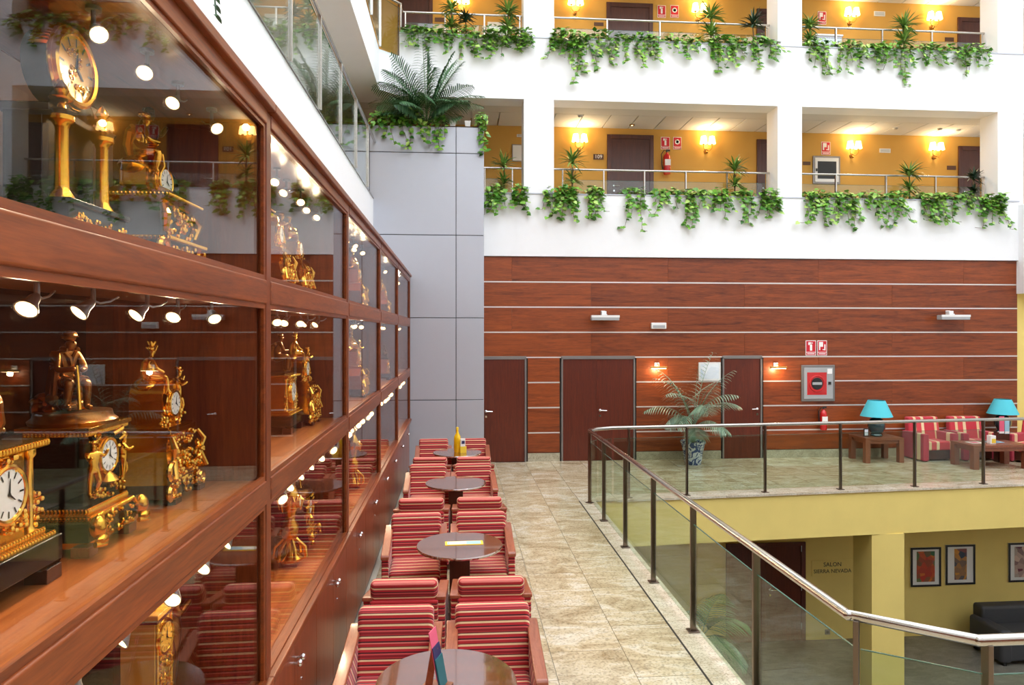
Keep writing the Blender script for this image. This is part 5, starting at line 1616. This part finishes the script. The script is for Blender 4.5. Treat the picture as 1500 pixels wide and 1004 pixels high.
# ================================================================== LOUNGE BESIDE THE VOID
def lounge_chair(x, y, rz, label):
    c = thing('lounge_armchair', label, 'chair', (x, y, 0), rz, 'wide striped lounge armchairs')
    for s in (-1, 1):
        xa, xb = sorted((s * .26, s * .39))
        MB().box(xa, xb, -.32, .30, .02, .56).build('arm', 'stripe_lounge_side', c, bevel=.02)
    MB().box(-.26, .26, -.28, .15, .22, .40).build('seat', 'stripe_lounge', c, bevel=.03, seg=3)
    MB().box(-.26, .26, -.24, .25, .04, .22).build('base', 'dark_wood', c, smooth=False)
    m = MB(); m.add([(-.36, .10, .3), (.36, .10, .3), (.36, .24, .3), (-.36, .24, .3), (-.34, .18, .84), (.34, .18, .84), (.34, .31, .84), (-.34, .31, .84)], [(0, 3, 2, 1), (4, 5, 6, 7), (0, 1, 5, 4), (1, 2, 6, 5), (2, 3, 7, 6), (3, 0, 4, 7)])
    m.build('backrest', 'stripe_lounge', c, bevel=.03, seg=3)
    for x_ in (-.3, .3):
        for y_ in (-.26, .24): MB().box(x_ - .025, x_ + .025, y_ - .025, y_ + .025, 0, .03).build('foot', 'dark_wood', c, smooth=False)
lounge_chair(PX(1363, 13.25), 13.28, .05, 'red and cream wide striped lounge chair beside the first teal lamp')
lounge_chair(PX(1424, 13.25), 13.28, -.04, 'red and cream wide striped lounge chair between the other chair and second lamp')
lounge_chair(11.45, 12.68, -1.2, 'red lounge chair turned sideways beside the corner lamp table')
def wood_table(label, x, y, w, d, h, leg):
    t = thing('low_table', label, 'table', (x, y, 0))
    MB().box(-w / 2, w / 2, -d / 2, d / 2, h - .05, h).build('table_top', 'block_wood', t, bevel=.005)
    MB().box(-w / 2 + .04, w / 2 - .04, -d / 2 + .03, d / 2 - .03, h - .12, h - .05).build('apron', 'block_wood', t, smooth=False)
    for sx in (-1, 1):
        for sy in (-1, 1):
            MB().box(sx * (w / 2 - leg / 2) - leg / 2, sx * (w / 2 - leg / 2) + leg / 2, sy * (d / 2 - leg / 2) - leg / 2, sy * (d / 2 - leg / 2) + leg / 2, 0, h - .05).build('leg', 'block_wood', t, bevel=.004)
sx_ = PX(1286, 13.15)
wood_table('square wooden side table under the first teal lamp', sx_, 13.22, .80, .60, .50, .10)
wood_table('low wooden coffee table in front of the lounge chairs', PX(1450, 12.45), 12.45, 1.15, .62, .46, .11)
s2 = PX(1478, 13.25)
wood_table('wooden corner table under the second teal lamp', 11.34, 13.38, .42, .40, .52, .07)
def table_lamp(label, x, y, z, sc=1.0):
    l = thing('table_lamp', label, 'lamp', (x, y, z), 0, 'teal table lamps')
    l.scale = (sc, sc, sc)
    MB().lathe([(.11, 0), (.12, .02), (.10, .05), (.16, .16), (.165, .24), (.12, .34), (.06, .38), (.05, .41)], (0, 0, 0), 24).build('base', 'teal_ceramic', l)
    MB().cyl((0, 0, .40), (0, 0, .60), .012, 8).build('stem', 'brass', l)
    MB().lathe([(.30, .40), (.16, .72), (.155, .72), (.295, .40)], (0, 0, 0), 36).build('lamp_shade', 'teal_shade', l)
table_lamp('turquoise shaded table lamp beside the wall extinguisher', sx_, 13.2, .50)
table_lamp('turquoise shaded table lamp in the corner by the yellow wall', 11.34, 13.38, .52, .95)
g = thing('card_stand', 'small dark framed card on the side table under the first lamp', 'frame', (sx_ - .25, 13.15, .50))
MB().box(-.05, .05, -.01, .01, 0, .16).build('frame', 'black_plastic', g, bevel=.003)
MB().box(-.035, .035, -.012, -.01, .02, .14).build('card', 'picture_pale', g, smooth=False)
MB().box(-.015, .015, .01, .05, 0, .01).build('stand', 'black_plastic', g)
cx_ = PX(1450, 12.45)
for k, (dx, dy, w_, mt, lab) in enumerate(((-.30, 0, .26, 'paper', 'white magazine lying on the low coffee table'), (.12, .05, .3, 'blue_paper', 'pale blue magazine lying on the low coffee table'))):
    g = thing('magazine', lab, 'magazine', (cx_ + dx, 12.45 + dy, .46), .2 * k)
    MB().box(-w_ / 2, w_ / 2, -.1, .1, 0, .008).build('pages', mt, g, smooth=False)
    MB().box(-w_ * .4, w_ * .2, -.08, .06, .008, .0095).build('print', 'navy_paper' if k else 'pink_paper', g, smooth=False)
g = thing('candle_holder', 'small white card box on the low coffee table', 'box', (cx_ - .07, 12.33, .46))
MB().box(-.055, .055, -.05, .05, 0, .16).build('box', 'paper', g, bevel=.004)
MB().box(-.03, .05, -.052, -.05, .02, .10).build('print', 'yellow_paper', g, smooth=False)
g = thing('leaflet_stand', 'leaflet stand with red and blue leaflets by the second teal lamp', 'stand', (PX(1470, 12.82), 12.83, .0))
MB().box(-.12, .12, -.02, .10, 0, .60).build('stand', 'dark_wood', g)
for k, mt in enumerate(('pink_paper', 'blue_paper')):
    MB().box(-.10 + .11 * k, -.005 + .11 * k, -.035, -.02, .62 - .05 * k, .92 - .06 * k).build('leaflet', mt, g, smooth=False)
    MB().box(-.10 + .11 * k, -.005 + .11 * k, -.036, .02, .58, .62).build('pocket', 'white_plastic', g, smooth=False)

# ================================================================== LOWER STOREY
x0, x1, z0, z1 = rect(1063, 1179, 795, 962, YLW)
d = struct(MB().box(x0, x0 + .09, YLW - .04, YLW - .001, ZL, z1).box(x1 - .09, x1, YLW - .04, YLW - .001, ZL, z1).box(x0 + .09, x1 - .09, YLW - .04, YLW - .001, z1 - .08, z1).build('door_30', 'door_wood', bevel=.005))
xm = (x0 + x1) / 2
for a, b in ((x0 + .092, xm - .002), (xm + .002, x1 - .092)):
    MB().box(a, b, YLW - .025, YLW - .001, ZL + .01, z1 - .082).build('door_leaf', 'door_wood', d, smooth=False)
lever(d, xm + .08, YLW - .025, ZL + 1.02, 1)
for zz in (.3, 1.05, 1.8): MB().cyl((x1 - .095, YLW - .045, ZL + zz - .06), (x1 - .095, YLW - .045, ZL + zz + .06), .012, 8).build('hinge', 'chrome', d)
p0 = at(1219, 832, YLW)
g = thing('room_name_sign', 'clear wall sign with dark lettering beside the lower brown door', 'sign', (p0.x, YLW, p0.z))
MB().box(-.42, .42, -.012, 0, -.15, .15).build('plate', 'pale_yellow', g, bevel=.003)
text_mesh('lettering', 'SALON', .115, 'ink', g, (0, -.013, .065), (pi / 2, 0, 0), .002)
text_mesh('lettering', 'SIERRA NEVADA', .105, 'ink', g, (0, -.013, -.065), (pi / 2, 0, 0), .002)
for k, (box, mt, lab) in enumerate((((1333, 1377, 802, 859), 'poster_a', 'black framed poster with orange and blue print by the yellow pillar'),
                                    ((1384, 1427, 798, 856), 'poster_b', 'black framed poster with narrow green and orange print'),
                                    ((1476, 1520, 795, 852), 'poster_c', 'black framed poster with red print above the dark sofa'))):
    x0, x1, z0, z1 = rect(*box, YLW); w, h = x1 - x0, z1 - z0
    g = thing('framed_poster', lab, 'poster', ((x0 + x1) / 2, YLW, z0), 0, 'framed posters of the lower storey')
    MB().box(-w / 2, w / 2, -.035, -.02, 0, .035).box(-w / 2, w / 2, -.035, -.02, h - .035, h).box(-w / 2, -w / 2 + .035, -.035, -.02, .035, h - .035).box(w / 2 - .035, w / 2, -.035, -.02, .035, h - .035).build('frame', 'black_plastic', g, smooth=False)
    MB().box(-w / 2, w / 2, -.02, 0, 0, h).build('mount', 'paper', g, smooth=False)
    MB().box(-w * (.30 if k != 1 else .2), w * (.30 if k != 1 else .22), -.022, -.02, h * .12, h * .90).build('print', mt, g, smooth=False)
sp_ = at(1500, 960, 11.9)
g = thing('sofa', 'dark grey sofa in the lower storey below the posters', 'sofa', (sp_.x + .15, 11.9, ZL))
MB().box(-.85, .85, -.4, .35, .08, .42).build('base', 'sofa_dark', g, bevel=.03)
MB().box(-.85, .85, .15, .42, .3, .85).build('backrest', 'sofa_dark', g, bevel=.06, seg=3)
for s in (-1, 1):
    MB().box(min(s * .72, s * .95), max(s * .72, s * .95), -.42, .38, .05, .64).build('arm', 'sofa_dark', g, bevel=.06, seg=3)
    MB().box(min(s * .02, s * .7), max(s * .02, s * .7), -.42, .16, .42, .54).build('seat_cushion', 'sofa_dark', g, bevel=.04, seg=3)
    for y_ in (-.36, .3): MB().box(s * .85 - .03, s * .85 + .03, y_ - .03, y_ + .03, 0, .09).build('foot', 'black_plastic', g)
# socket on the lower wall
p0 = at(1212, 926, YLW)
g = thing('wall_socket', 'small dark wall socket below the room name sign', 'socket', (p0.x, YLW, p0.z))
MB().box(-.05, .05, -.012, 0, -.05, .05).build('plate', 'frame_grey', g, bevel=.003)
MB().lathe([(.03, 0), (.03, .003)], (0, -.015, 0), 14, 'Y').build('outlet', 'black_plastic', g)

# ------------------------------------------------------------------ lamps of the place that hang just outside the frame say so in their name
bpy.context.view_layer.update()
for lo in [o for o in COL.objects if o.type == 'LIGHT']:
    p = lo.matrix_world.translation
    d_ = depth(p.x, p.y)
    u = 750 + FPX * (p.x * cos(TH) - p.y * sin(TH)) / d_; v = HOR - FPX * (p.z - EYE) / d_
    if d_ <= 0 or not (0 <= u <= 1500 and 0 <= v <= 1004):
        lo.name = lo.name.split('.')[0] + '_offscreen'
